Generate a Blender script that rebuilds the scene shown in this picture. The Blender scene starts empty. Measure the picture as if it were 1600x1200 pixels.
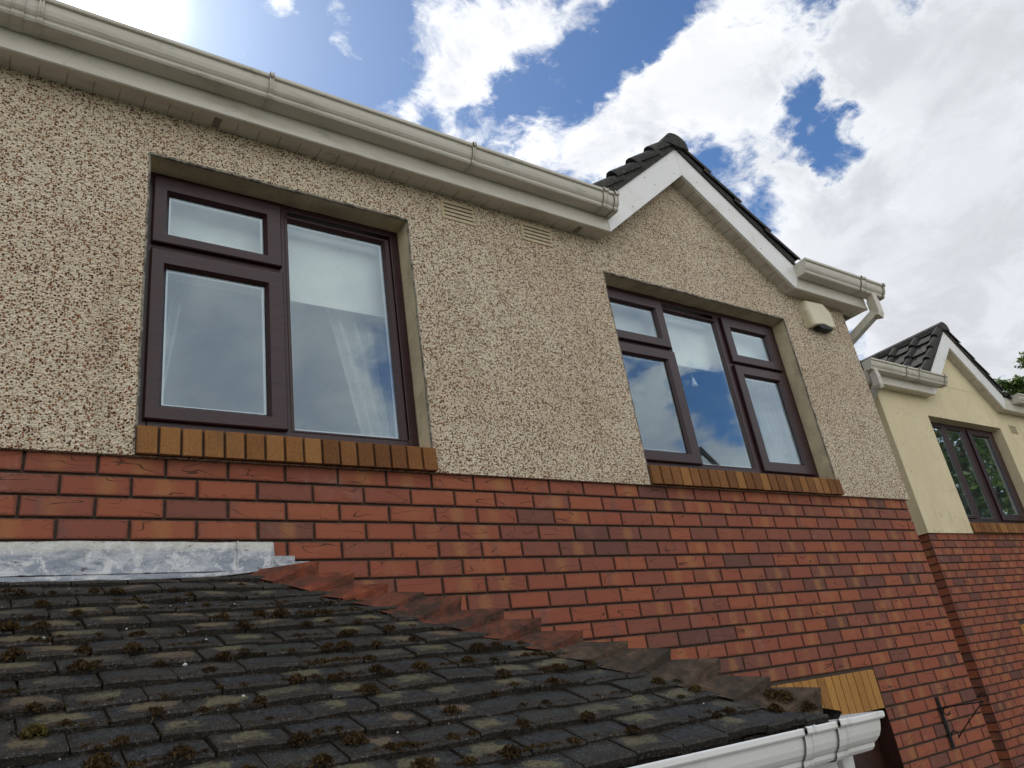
import bpy, bmesh, math, random
from mathutils import Vector, Matrix, noise as mnoise
R = math.radians
random.seed(7)
scene = bpy.context.scene
COL = scene.collection

# ------------------------------------------------------------------ camera
cam_d = bpy.data.cameras.new("camera")
cam = bpy.data.objects.new("camera", cam_d); COL.objects.link(cam)
cr = Vector((0.81802736, -0.55640882, -0.14574107)); cu = Vector((-0.11476943, -0.40618804, 0.9065535)); cf = Vector((0.56361265, 0.72485895, 0.39613165))
cam.matrix_world = Matrix(((cr.x, cu.x, -cf.x, -0.1476), (cr.y, cu.y, -cf.y, -2.9166), (cr.z, cu.z, -cf.z, -1.0756), (0, 0, 0, 1)))
cam_d.sensor_width = 36; cam_d.lens = 36 * 1204.6 / 1600; cam_d.clip_start = 0.02; cam_d.clip_end = 3000
scene.camera = cam
scene.render.resolution_x = 1024; scene.render.resolution_y = 768
scene.view_settings.view_transform = 'Standard'; scene.view_settings.look = 'None'
scene.view_settings.exposure = 0.1; scene.view_settings.gamma = 1
scene.cycles.max_bounces = 8; scene.cycles.transparent_max_bounces = 12
scene.cycles.caustics_reflective = False; scene.cycles.caustics_refractive = False

SUN_DIR = Vector((0.0694, 0.6576, 0.7501)).normalized()
SUN_EL = math.asin(SUN_DIR.z); SUN_AZ = math.atan2(SUN_DIR.x, SUN_DIR.y)

class NT:
    """small wrapper for writing node graphs"""
    def __init__(s, nt): s.nt = nt
    def n(s, t, **k):
        nd = s.nt.nodes.new(t)
        for a, b in k.items(): setattr(nd, a, b)
        return nd
    def put(s, sock, v):
        if isinstance(v, bpy.types.NodeSocket): s.nt.links.new(v, sock)
        elif isinstance(v, (tuple, list)) and hasattr(sock.default_value, '__len__') and len(sock.default_value) == 4 and len(v) == 3: sock.default_value = (*v, 1)
        else: sock.default_value = v
    def m(s, op, a, b=0.0, c=None, clamp=False):
        nd = s.n('ShaderNodeMath', operation=op); nd.use_clamp = clamp
        s.put(nd.inputs[0], a); s.put(nd.inputs[1], b)
        if c is not None: s.put(nd.inputs[2], c)
        return nd.outputs[0]
    def v(s, op, a, b=None, sc=None):
        nd = s.n('ShaderNodeVectorMath', operation=op); s.put(nd.inputs[0], a)
        if b is not None: s.put(nd.inputs[1], b)
        if sc is not None: s.put(nd.inputs['Scale'], sc)
        return nd.outputs['Value'] if op in ('DOT_PRODUCT', 'LENGTH', 'DISTANCE') else nd.outputs[0]
    def ss(s, x, a, b, c=0.0, d=1.0, mode='SMOOTHSTEP'):
        nd = s.n('ShaderNodeMapRange', interpolation_type=mode); nd.clamp = True
        for i, q in enumerate((x, a, b, c, d)): s.put(nd.inputs[i], q)
        return nd.outputs[0]
    def mix(s, f, a, b, mode='MIX'):
        nd = s.n('ShaderNodeMix', data_type='RGBA', blend_type=mode)
        s.put(nd.inputs[0], f); s.put(nd.inputs[6], a); s.put(nd.inputs[7], b)
        return nd.outputs[2]
    def noise(s, vec, scale, detail=4, rough=.55, dist=0.0, col=False):
        nd = s.n('ShaderNodeTexNoise'); nd.inputs['Scale'].default_value = scale; nd.inputs['Detail'].default_value = detail
        nd.inputs['Roughness'].default_value = rough; nd.inputs['Distortion'].default_value = dist
        if vec is not None: s.put(nd.inputs['Vector'], vec)
        return nd.outputs['Color' if col else 'Fac']
    def vor(s, vec, scale, feat='F1', rand=1.0):
        nd = s.n('ShaderNodeTexVoronoi', feature=feat); nd.inputs['Scale'].default_value = scale; nd.inputs['Randomness'].default_value = rand
        if vec is not None: s.put(nd.inputs['Vector'], vec)
        return nd
    def ramp(s, f, stops):
        nd = s.n('ShaderNodeValToRGB'); e = nd.color_ramp.elements
        while len(e) < len(stops): e.new(0.5)
        for i, (p, c) in enumerate(stops): e[i].position = p; e[i].color = (*c, 1)
        s.put(nd.inputs[0], f); return nd.outputs[0]
    def sep(s, v):
        nd = s.n('ShaderNodeSeparateXYZ'); s.put(nd.inputs[0], v); return nd.outputs
    def comb(s, x, y, z=0.0):
        nd = s.n('ShaderNodeCombineXYZ'); s.put(nd.inputs[0], x); s.put(nd.inputs[1], y); s.put(nd.inputs[2], z); return nd.outputs[0]
    def bump(s, h, strength=.5, dist=.01, norm=None):
        nd = s.n('ShaderNodeBump'); nd.inputs['Strength'].default_value = strength; nd.inputs['Distance'].default_value = dist
        s.put(nd.inputs['Height'], h)
        if norm is not None: s.put(nd.inputs['Normal'], norm)
        return nd.outputs[0]

# ------------------------------------------------------------------ sky
world = bpy.data.worlds.new("World"); scene.world = world; world.use_nodes = True
wn = NT(world.node_tree); world.node_tree.nodes.clear()
BLOBS=[(0.4095,0.5477,0.7296,0.99752,0.55),(0.4538,0.5013,0.7367,0.99674,0.6),(0.5039,0.4539,0.7349,0.99738,0.55),(0.3849,0.5859,0.7132,0.999,0.4),
(0.5381,0.412,0.7353,0.99924,0.35),(0.4319,0.561,0.7062,0.9993,0.3),(0.4639,0.5858,0.6646,0.99892,0.5),(0.3906,0.6204,0.6801,0.99965,0.25),
(0.3599,0.6255,0.6922,0.99975,0.2),(0.3489,0.6284,0.6952,0.99983,0.3),(0.2918,0.5865,0.7556,0.99964,0.75),(0.3022,0.5983,0.7421,0.99983,0.4),
(0.2265,0.5956,0.7707,0.99967,0.8),(0.3214,0.5568,0.766,0.9999,0.4),(0.5401,0.5398,0.6457,0.99853,0.45),(0.5826,0.5227,0.6224,0.99634,0.5),
(0.62,0.4665,0.6309,0.99768,0.5),(0.6403,0.416,0.6458,0.99782,0.55),(0.5092,0.5827,0.6333,0.99889,0.4),(0.6469,0.3503,0.6774,0.99587,0.6),
(0.6817,0.3088,0.6633,0.99668,0.5),(0.6246,0.3909,0.676,0.99835,0.4),(0.7022,0.3611,0.6136,0.99795,0.45),(0.6958,0.414,0.5869,0.9967,0.5),
(0.754,0.395,0.5249,0.99678,0.5),(0.8433,0.2377,0.482,0.97869,0.7),(0.7762,0.2184,0.5914,0.9949,0.5),(0.7623,0.2642,0.5908,0.99737,0.5),
(0.7272,0.2383,0.6437,0.99868,0.4),(0.862,0.3175,0.3952,0.98642,0.7),(0.8034,0.3823,0.4565,0.99689,0.5),(0.9175,0.2818,0.2805,0.98355,0.7),
(0.8077,0.1177,0.5778,0.98996,0.6),(0.717,0.3113,0.6237,0.9997,-0.7),(0.7341,0.3325,0.5921,0.99948,-0.7),(0.7618,0.3249,0.5604,0.99961,-0.6),
(0.7834,0.3088,0.5394,0.99958,-0.7),(0.7897,0.3292,0.5177,0.99975,-0.5),(0.7978,0.2722,0.538,0.9998,-0.5),(0.7485,0.2951,0.5939,0.99973,0.35),
(0.7153,0.2467,0.6539,0.99963,-0.7),(0.754,0.192,0.6282,0.99981,-0.6),(0.7481,0.4176,0.5157,0.99968,-0.5),(0.7101,0.4249,0.5615,0.99981,-0.3),
(0.7594,0.2195,0.6124,0.9999,-0.35),(0.7495,0.2665,0.6061,0.99993,-0.2),(0.7513,0.3657,0.5494,0.99993,-0.15),(0.654,0.439,0.6162,0.99984,-0.25),
(0.5231,0.5058,0.686,0.9984,-0.6),(0.5631,0.4402,0.6994,0.99904,-0.6),(0.5861,0.3888,0.7108,0.99925,-0.6),(0.4891,0.5574,0.6709,0.99926,-0.4),
(0.3206,0.606,0.728,0.99869,-0.5),(0.3655,0.5586,0.7445,0.99958,-0.1),(0.603,0.3578,0.713,0.99962,-0.2),(0.3403,0.5552,0.7589,0.99949,-0.3),
(0.753,-0.5761,0.318,0.99889,-1),(0.7572,-0.5549,0.3445,0.99951,-0.5),(0.689,-0.6206,0.3743,0.99974,-0.5),(0.6771,-0.6183,0.399,0.99974,-0.5),
(0.418,-0.7925,0.4441,0.99947,-0.6),(0.4528,-0.7984,0.3969,0.99916,-0.5),(0.3846,-0.7915,0.475,0.99971,-0.3),(0.1976,-0.8491,0.4898,0.98862,0.5),
(0.2629,-0.8676,0.422,0.99328,0.3),(0.3638,-0.832,0.4188,0.99794,0.3),(0.7159,-0.6151,0.3303,0.99948,0.5),(0.7882,-0.5182,0.332,0.99895,0.6),
(0.6783,-0.5887,0.4397,0.99971,-0.3),]
def build_sky():
    tc = wn.n('ShaderNodeTexCoord'); d = wn.v('NORMALIZE', tc.outputs['Generated'])
    x, y, z = wn.sep(d)
    sky = wn.n('ShaderNodeTexSky', sky_type='NISHITA'); sky.sun_disc = False
    sky.sun_elevation = SUN_EL; sky.sun_rotation = SUN_AZ
    sky.air_density = 1.0; sky.dust_density = .35; sky.ozone_density = 2.0
    zz = wn.m('ADD', wn.m('MAXIMUM', z, 0.0), 0.28)
    pl = wn.comb(wn.m('DIVIDE', x, zz), wn.m('DIVIDE', y, zz))
    warp = wn.v('SUBTRACT', wn.noise(pl, 2.6, 3, .5, col=True), (.5, .5, .5))
    plw = wn.v('ADD', pl, wn.v('SCALE', warp, sc=.22))
    n1 = wn.noise(plw, 3.4, 11, .62, .25)
    n2 = wn.noise(wn.v('ADD', wn.v('MULTIPLY', plw, (1.0, 1.9, 1.0)), (7.1, 3.3, 0)), 9.0, 9, .66, .4)
    # ripple the direction a little so that blob edges are not round
    dw = wn.v('NORMALIZE', wn.v('ADD', d, wn.v('SCALE', wn.v('SUBTRACT', wn.noise(pl, 9.0, 5, .6, col=True), (.5, .5, .5)), sc=.13)))
    back = wn.ss(y, .0, -.3)
    acc = wn.m('ADD', wn.m('MULTIPLY', wn.m('SUBTRACT', n1, .5), wn.ss(back, 0, 1, 1.9, 1.0)), wn.ss(back, 0, 1, -.30, .12))
    acc = wn.m('ADD', acc, wn.m('MULTIPLY', wn.m('SUBTRACT', n2, .5), wn.ss(back, 0, 1, 1.9, .2)))
    n3 = wn.noise(wn.v('ADD', plw, (2.2, 9.1, 0)), 24.0, 8, .7, .6)
    acc = wn.m('ADD', acc, wn.m('MULTIPLY', wn.m('SUBTRACT', n3, .5), wn.ss(back, 0, 1, 1.5, 0)))
    # more cloud overall on the side away from the sun and high up
    acc = wn.m('ADD', acc, wn.ss(y, -.05, -.5, 0.0, .8))
    acc = wn.m('ADD', acc, wn.ss(z, .8, .95, 0.0, .4))
    acc = wn.m('ADD', acc, wn.ss(x, .15, -.5, 0.0, .45))
    for bx, by, bz, co, w in BLOBS:
        t = wn.v('DOT_PRODUCT', dw, (bx, by, bz))
        co2 = 1 - (1 - co) * (1.6 if w > 0 else 2.1)
        acc = wn.m('ADD', acc, wn.ss(t, co2, 1.0, 0.0, w * 1.15, 'LINEAR'))
    alpha = wn.ss(acc, -.05, .85)
    # sunward brightness
    cs = wn.v('DOT_PRODUCT', d, tuple(SUN_DIR))
    thick = wn.ss(acc, .5, 1.6)
    shade = wn.ss(wn.noise(plw, 4.2, 8, .6, .3), .36, .66)
    near = wn.ss(cs, .55, .985)
    thin = wn.mix(near, (8.3, 8.6, 9.0), (11.5, 11.5, 11.5))
    deep = wn.mix(near, (6.5, 6.7, 7.0), (6.6, 6.9, 7.5))
    cc = wn.mix(wn.m('MULTIPLY', thick, wn.ss(shade, 0., 1., .35, 1.0)), thin, deep)
    cc = wn.mix(wn.ss(shade, .2, .9, 0., .38), cc, deep)
    cc = wn.mix(wn.ss(y, -.1, -.7, 0, 1), cc, wn.mix(shade, (13.3, 13.1, 12.8), (9.2, 9.5, 10.2)))  # unseen clouds opposite the sun brightened to light the shaded front
    skyc = wn.mix(1.0, sky.outputs[0], wn.mix(back, (.62, .83, 1.04), (1.2, 1.7, 2.1)), 'MULTIPLY')
    col = wn.mix(wn.m('MULTIPLY', alpha, .97), skyc, cc)
    # aureole round the sun
    a1 = wn.m('MULTIPLY', wn.m('POWER', wn.m('MAXIMUM', cs, 0.0), 16.0), 1.25)
    a2 = wn.m('MULTIPLY', wn.m('POWER', wn.m('MAXIMUM', cs, 0.0), 150.0), 3.2)
    a3 = wn.m('MULTIPLY', wn.m('POWER', wn.m('MAXIMUM', cs, 0.0), 1500.0), 80.0)
    glow = wn.m('ADD', wn.m('ADD', a1, a2), a3)
    col = wn.mix(1.0, col, wn.mix(1.0, wn.comb(glow, glow, glow), (1.0, .99, .97), 'MULTIPLY'), 'ADD')
    bg = wn.n('ShaderNodeBackground'); wn.put(bg.inputs[0], col); bg.inputs[1].default_value = .1
    out = wn.n('ShaderNodeOutputWorld'); world.node_tree.links.new(bg.outputs[0], out.inputs[0])
build_sky()
world.cycles.sampling_method = 'MANUAL'; world.cycles.sample_map_resolution = 1024

sun_d = bpy.data.lights.new("sun", 'SUN'); sun_d.energy = 3.6; sun_d.angle = R(.5); sun_d.color = (1, .95, .87)
sun = bpy.data.objects.new("sun", sun_d); COL.objects.link(sun); sun.rotation_euler = SUN_DIR.to_track_quat('Z', 'Y').to_euler()

# ------------------------------------------------------------------ materials
def mat(name, build):
    m = bpy.data.materials.new(name); m.use_nodes = True; m.node_tree.nodes.clear()
    t = NT(m.node_tree); b = t.n('ShaderNodeBsdfPrincipled'); o = t.n('ShaderNodeOutputMaterial')
    m.node_tree.links.new(b.outputs[0], o.inputs[0])
    t.b = b; t.o = o; build(t, b, t.n('ShaderNodeTexCoord').outputs['Object'])
    return m
def S(t, b, col=None, rough=None, norm=None, spec=None, metal=None):
    if col is not None: t.put(b.inputs['Base Color'], col)
    if rough is not None: t.put(b.inputs['Roughness'], rough)
    if norm is not None: t.put(b.inputs['Normal'], norm)
    if spec is not None: t.put(b.inputs['Specular IOR Level'], spec)
    if metal is not None: t.put(b.inputs['Metallic'], metal)

def f_dash(t, b, P):
    w = t.v('SCALE', t.v('SUBTRACT', t.noise(P, 75, 2, .5, col=True), (.5, .5, .5)), sc=.0075)
    Q = t.v('ADD', P, w)
    v1 = t.vor(Q, 113); c = t.sep(v1.outputs['Color']); dist = v1.outputs['Distance']
    big = t.noise(P, 9, 3, .5)
    thr = t.m('ADD', .50, t.m('MULTIPLY', t.m('SUBTRACT', big, .5), .5))
    chip = t.m('MULTIPLY', t.ss(c[0], t.m('SUBTRACT', thr, .03), thr), t.ss(dist, .58, .44))
    v2 = t.vor(t.v('ADD', Q, (3.1, 1.7, 9.2)), 180); c2 = t.sep(v2.outputs['Color'])
    chip2 = t.m('MULTIPLY', t.ss(c2[0], .72, .74), t.ss(v2.outputs['Distance'], .5, .36))
    chipc = t.ramp(c[1], [(0, (.08, .030, .016)), (.3, (.16, .060, .028)), (.6, (.26, .10, .040)), (.82, (.37, .18, .070)), (.93, (.20, .14, .10)), (1, (.38, .115, .06))])
    chipc2 = t.ramp(c2[1], [(0, (.07, .035, .022)), (.5, (.22, .10, .05)), (1, (.34, .20, .10))])
    cream = t.ramp(t.noise(P, 130, 3, .6), [(.3, (.56, .44, .29)), (.46, (.85, .72, .53)), (.72, (.94, .85, .68))])
    stain = t.ss(t.noise(P, 1.3, 5, .6), .35, .7)
    cream = t.mix(t.m('MULTIPLY', stain, .35), cream, (.60, .45, .28))
    col = t.mix(chip, cream, chipc); col = t.mix(t.m('MULTIPLY', chip2, t.m('SUBTRACT', 1.0, chip)), col, chipc2)
    run = t.ss(t.noise(t.v('MULTIPLY', P, (7, 7, .55)), 1.0, 5, .6), .52, .72)
    col = t.mix(t.m('MULTIPLY', run, .20), col, (.24, .165, .10))
    h = t.m('ADD', t.m('SUBTRACT', 1.0, dist), t.m('MULTIPLY', t.noise(P, 260, 3, .6), .6))
    S(t, b, col, .85, t.bump(h, 1.0, .010), .25)
def f_cream(t, b, P):
    n = t.noise(P, 2.2, 6, .6)
    col = t.mix(t.ss(n, .3, .75), (.76, .655, .43), (.69, .585, .37))
    col = t.mix(t.m('MULTIPLY', t.ss(t.noise(t.v('MULTIPLY', P, (5, 5, .7)), 2, 5, .6), .55, .8), .35), col, (.52, .42, .26))
    col = t.mix(t.m('MULTIPLY', t.ss(t.noise(t.v('MULTIPLY', P, (9, 9, .8)), 1.0, 6, .65), .54, .72), .35), col, (.40, .33, .20))
    cn = t.m('ABSOLUTE', t.m('SUBTRACT', t.noise(P, 1.4, 5, .6), .5)); col = t.mix(t.m('MULTIPLY', t.ss(cn, .004, .001), .4), col, (.25, .2, .13))
    S(t, b, col, .8, t.bump(t.m('ADD', t.noise(P, 90, 4, .7), t.noise(P, 14, 4, .6)), .6, .006), .3)
def f_plaster(t, b, P):
    n = t.noise(P, 5, 7, .65, .3)
    col = t.mix(t.ss(n, .35, .7), (.74, .63, .42), (.50, .42, .28))
    col = t.mix(t.m('MULTIPLY', t.ss(t.noise(P, 38, 5, .7), .56, .74), .55), col, (.18, .16, .11))
    S(t, b, col, .8, t.bump(t.noise(P, 90, 4, .6), .5, .004), .3)
def f_bead(t, b, P):
    col = t.mix(t.ss(t.noise(P, 28, 5, .6), .42, .6), (.30, .27, .21), (.10, .09, .075))
    S(t, b, col, .8, t.bump(t.noise(P, 120, 3, .6), .8, .005))
def f_brick(t, b, P):
    uv = t.n('ShaderNodeUVMap'); uv.uv_map = 'UVMap'; at = t.n('ShaderNodeAttribute', attribute_name='rnd')
    r = t.sep(at.outputs['Color']); q = t.sep(uv.outputs[0])
    n1 = t.noise(P, 24, 5, .6)
    base = t.ramp(t.m('ADD', r[0], t.m('MULTIPLY', t.m('SUBTRACT', n1, .5), .22)), [(0, (.14, .060, .046)), (.10, (.20, .075, .053)), (.28, (.265, .082, .050)), (.6, (.315, .089, .047)), (.85, (.35, .105, .050)), (1, (.26, .088, .052))])
    # purple-grey reduction patches towards one end
    end = t.ss(t.m('ADD', t.m('ABSOLUTE', t.m('SUBTRACT', q[0], r[1])), t.m('MULTIPLY', n1, .5)), .45, .15)
    base = t.mix(t.m('MULTIPLY', end, t.ss(r[2], .70, 1.0)), base, (.19, .085, .070))
    # yellow kiss marks
    cen = t.m('ADD', .35, t.m('MULTIPLY', r[1], .32))
    du = t.m('ABSOLUTE', t.m('SUBTRACT', t.m('ADD', q[0], t.m('MULTIPLY', t.m('SUBTRACT', t.noise(P, 30, 3, .6), .5), .22)), cen))
    kiss = t.m('MULTIPLY', t.ss(du, .24, .03), t.ss(t.m('FRACT', t.m('MULTIPLY', r[2], 7.3)), .48, .75))
    base = t.mix(t.m('MULTIPLY', kiss, .55), base, (.40, .18, .065))
    # creases
    wv = t.v('MULTIPLY', P, (4.2, 4.2, 17.0))
    cn = t.noise(t.v('ADD', wv, t.v('SCALE', at.outputs['Color'], sc=40.0)), 1.0, 1.2, .45, .35)
    cr_ = t.m('ABSOLUTE', t.m('SUBTRACT', cn, .5))
    inside = t.m('MULTIPLY', t.ss(q[0], 0, .06), t.m('MULTIPLY', t.ss(q[0], 1, .94), t.m('MULTIPLY', t.ss(q[1], .0, .12), t.ss(q[1], 1, .86))))
    crease = t.m('MULTIPLY', t.m('MULTIPLY', t.ss(cr_, .007, .002), t.ss(t.noise(P, 9, 2), .40, .50)), inside)
    base = t.mix(t.m('MULTIPLY', crease, .8), base, (.045, .022, .018))
    ed = t.m('MINIMUM', t.m('MULTIPLY', t.m('MINIMUM', q[0], t.m('ABSOLUTE', t.m('SUBTRACT', 1.0, q[0]))), 3.3), t.m('MINIMUM', q[1], t.m('SUBTRACT', 1.0, q[1])))
    chipn = t.m('MULTIPLY', t.ss(t.noise(P, 48, 5, .75), .46, .72), .16)
    worn = t.ss(t.m('SUBTRACT', ed, chipn), .045, -.01)
    base = t.mix(t.m('MULTIPLY', worn, .5), base, (.085, .045, .032))
    gr = t.noise(P, 330, 3, .7)
    base = t.mix(t.ss(gr, .2, .8, 0, .45), base, t.mix(.5, base, (.10, .045, .03)))
    bloom = t.m('MULTIPLY', t.ss(t.noise(P, 5.0, 7, .75), .54, .76), .24)
    base = t.mix(bloom, base, (.42, .34, .29))
    h = t.m('SUBTRACT', t.m('MULTIPLY', t.m('ADD', gr, t.m('MULTIPLY', n1, 2.0)), .35), t.m('ADD', t.m('MULTIPLY', crease, 1.2), t.m('MULTIPLY', worn, 1.1)))
    S(t, b, base, .8, t.bump(h, .55, .004), .3)
def f_mortar(t, b, P):
    S(t, b, t.mix(t.ss(t.noise(P, 60, 4, .7), .3, .7), (.050, .034, .026), (.095, .068, .050)), .95, t.bump(t.noise(P, 200, 3, .7), .8, .004))
def f_tan(t, b, P):
    at = t.n('ShaderNodeAttribute', attribute_name='rnd'); r = t.sep(at.outputs['Color'])
    rag = t.noise(t.v('ADD', t.v('MULTIPLY', P, (105, 60, 62)), t.v('SCALE', at.outputs['Color'], sc=30.0)), 1.0, 5, .7, 1.8)
    col = t.ramp(t.m('ADD', t.m('MULTIPLY', r[0], .36), t.m('MULTIPLY', rag, .75)), [(.15, (.07, .03, .014)), (.42, (.22, .088, .028)), (.65, (.37, .165, .050)), (1, (.46, .24, .085))])
    col = t.mix(t.m('MULTIPLY', t.ss(t.noise(P, 5, 5, .6), .5, .75), .4), col, (.14, .085, .05))
    S(t, b, col, .8, t.bump(rag, 1.0, .010), .3)
def f_lintel(t, b, P):
    at = t.n('ShaderNodeAttribute', attribute_name='rnd'); r = t.sep(at.outputs['Color'])
    rag = t.noise(t.v('ADD', t.v('MULTIPLY', P, (150, 30, 40)), t.v('SCALE', at.outputs['Color'], sc=30.0)), 1.0, 4, .65, .8)
    col = t.ramp(t.m('ADD', t.m('MULTIPLY', r[0], .3), t.m('MULTIPLY', rag, .75)), [(.2, (.14, .06, .02)), (.45, (.38, .18, .05)), (.7, (.50, .26, .07)), (1, (.56, .33, .12))])
    S(t, b, col, .8, t.bump(rag, .9, .005), .3)
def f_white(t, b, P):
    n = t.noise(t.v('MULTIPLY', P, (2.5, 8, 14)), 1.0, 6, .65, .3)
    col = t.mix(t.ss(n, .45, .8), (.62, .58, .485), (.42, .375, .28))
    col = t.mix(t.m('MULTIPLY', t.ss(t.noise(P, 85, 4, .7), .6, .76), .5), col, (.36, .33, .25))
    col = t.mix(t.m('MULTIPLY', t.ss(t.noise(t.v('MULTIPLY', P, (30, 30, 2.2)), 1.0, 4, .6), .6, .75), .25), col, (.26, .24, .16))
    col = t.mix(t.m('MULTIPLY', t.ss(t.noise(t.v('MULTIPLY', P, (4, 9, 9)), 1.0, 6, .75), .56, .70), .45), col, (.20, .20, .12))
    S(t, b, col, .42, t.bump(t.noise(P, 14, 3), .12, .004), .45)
def f_clean(t, b, P):
    n = t.noise(P, 5, 5, .6)
    col = t.mix(t.ss(n, .5, .8), (.82, .81, .78), (.66, .63, .56))
    col = t.mix(t.m('MULTIPLY', t.ss(t.noise(P, 120, 3, .7), .66, .74), .6), col, (.2, .18, .13))
    S(t, b, col, .35, None, .5)
def f_brown(t, b, P):
    g = t.noise(t.v('MULTIPLY', P, (16, 16, 16)), 3.0, 4, .6)
    gz = t.noise(t.v('MULTIPLY', P, (6, 60, 90)), 1.5, 3, .6)
    col = t.mix(t.ss(t.m('ADD', t.m('MULTIPLY', g, .4), t.m('MULTIPLY', gz, .6)), .35, .65), (.017, .004, .0055), (.040, .0095, .012))
    col = t.mix(t.m('MULTIPLY', t.ss(t.noise(P, 40, 5, .7), .6, .8), .3), col, (.07, .045, .042))
    S(t, b, col, .40, t.bump(gz, .2, .002), .5)
def f_gasket(t, b, P): S(t, b, (.012, .011, .012), .6)
def f_spacer(t, b, P): S(t, b, (.45, .47, .47), .4, metal=.4)
def f_glass(t, b, P):
    nt = t.nt
    tr = t.n('ShaderNodeBsdfTransparent'); tr.inputs[0].default_value = (.95, .975, .97, 1)
    gl = t.n('ShaderNodeBsdfAnisotropic') if False else t.n('ShaderNodeBsdfGlossy'); gl.inputs['Roughness'].default_value = 0.015
    gl.inputs[0].default_value = (.74, .89, 1, 1)
    ge = t.n('ShaderNodeNewGeometry'); c = t.m('ABSOLUTE', t.v('DOT_PRODUCT', ge.outputs['Normal'], ge.outputs['Incoming']))
    f = t.m('MULTIPLY', t.m('ADD', .04, t.m('MULTIPLY', t.m('POWER', t.m('SUBTRACT', 1.0, c), 5.0), .96)), 2.8, clamp=True)
    mx = t.n('ShaderNodeMixShader'); t.put(mx.inputs[0], f)
    nt.links.new(tr.outputs[0], mx.inputs[1]); nt.links.new(gl.outputs[0], mx.inputs[2])
    # rain spots and dust on the pane
    dirt = t.n('ShaderNodeBsdfDiffuse'); dirt.inputs[0].default_value = (.55, .56, .53, 1)
    v = t.vor(P, 34); spots = t.m('MULTIPLY', t.ss(v.outputs['Distance'], .10, .04), t.ss(t.sep(v.outputs['Color'])[0], .80, .82))
    film = t.m('ADD', t.m('MULTIPLY', t.ss(t.noise(P, 3.5, 6, .65), .4, .8), .05), .012)
    m2 = t.n('ShaderNodeMixShader'); t.put(m2.inputs[0], t.m('ADD', film, t.m('MULTIPLY', spots, .35)))
    nt.links.new(mx.outputs[0], m2.inputs[1]); nt.links.new(dirt.outputs[0], m2.inputs[2])
    nt.links.new(m2.outputs[0], t.o.inputs[0])
def f_roof(t, b, P):
    at = t.n('ShaderNodeAttribute', attribute_name='rnd'); r = t.sep(at.outputs['Color'])
    n = t.noise(P, 35, 5, .7)
    col = t.mix(t.ss(n, .35, .7), (.028, .026, .026), (.075, .07, .058))
    col = t.mix(t.m('MULTIPLY', t.ss(t.noise(P, 12, 4, .6), .55, .7), t.ss(r[0], .3, .9)), col, (.12, .11, .075))
    col = t.mix(t.m('MULTIPLY', t.ss(t.noise(P, 90, 3, .6), .66, .72), .6), col, (.24, .22, .15))
    S(t, b, col, .85, t.bump(n, .6, .01), .3)
def f_plain(t, b, P):
    at = t.n('ShaderNodeAttribute', attribute_name='rnd'); r = t.sep(at.outputs['Color'])
    uv = t.n('ShaderNodeUVMap'); uv.uv_map = 'UVMap'; q = t.sep(uv.outputs[0])
    n = t.noise(P, 60, 6, .7); n2 = t.noise(P, 17, 5, .65)
    base = t.mix(t.ss(t.m('ADD', t.m('MULTIPLY', n, .5), t.m('MULTIPLY', t.noise(P, 170, 5, .85), .5)), .42, .60), (.006, .0075, .009), (.054, .058, .061))
    base = t.mix(t.m('MULTIPLY', t.ss(r[1], .6, 1.0), .6), base, (.045, .046, .034))
    base = t.mix(t.m('MULTIPLY', t.ss(t.noise(P, 4.5, 5, .7), .45, .62), .6), base, (.042, .038, .028))
    # lichen-coloured clean patch in the middle of the exposed face, edges stay black
    dx = t.m('MULTIPLY', t.m('SUBTRACT', q[0], t.m('ADD', .32, t.m('MULTIPLY', r[2], .36))), t.m('ADD', 1.2, t.m('MULTIPLY', r[0], 1.3)))
    dy = t.m('MULTIPLY', t.m('SUBTRACT', q[1], .24), 3.6)
    rr = t.m('POWER', t.m('ADD', t.m('POWER', t.m('ABSOLUTE', dx), 3.0), t.m('POWER', t.m('ABSOLUTE', dy), 3.0)), .333)
    patch = t.m('MULTIPLY', t.ss(t.m('ADD', rr, t.m('MULTIPLY', t.m('SUBTRACT', n2, .5), 2.6)), .66, .40), t.ss(t.m('ADD', r[0], t.m('MULTIPLY', t.m('SUBTRACT', t.noise(P, 2.2, 3), .5), 1.3)), .28, .50))
    pc = t.mix(t.ss(r[2], .6, 1), (.175, .152, .080), (.20, .130, .078))
    pc = t.mix(t.ss(t.noise(P, 130, 4, .8), .42, .6, 0, .75), pc, (.05, .045, .03))
    col = t.mix(t.m('MULTIPLY', patch, .95), base, pc)
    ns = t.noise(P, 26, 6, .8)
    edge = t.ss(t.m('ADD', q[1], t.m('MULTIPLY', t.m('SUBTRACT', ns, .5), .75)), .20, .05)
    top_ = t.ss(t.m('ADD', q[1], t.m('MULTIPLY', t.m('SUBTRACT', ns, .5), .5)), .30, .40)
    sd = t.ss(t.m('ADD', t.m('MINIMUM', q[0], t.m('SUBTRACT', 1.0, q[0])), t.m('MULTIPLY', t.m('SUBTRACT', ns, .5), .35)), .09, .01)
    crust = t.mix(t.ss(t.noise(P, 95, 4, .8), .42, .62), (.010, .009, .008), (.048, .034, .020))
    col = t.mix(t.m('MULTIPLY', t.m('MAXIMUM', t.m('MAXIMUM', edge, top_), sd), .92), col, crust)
    col = t.mix(t.ss(t.noise(P, 210, 2, .6), .63, .68, 0, .85), col, (.20, .20, .18))
    S(t, b, col, .62, t.bump(t.m('ADD', n, t.m('MULTIPLY', t.noise(P, 300, 2), .5)), .8, .006), .4)
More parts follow.
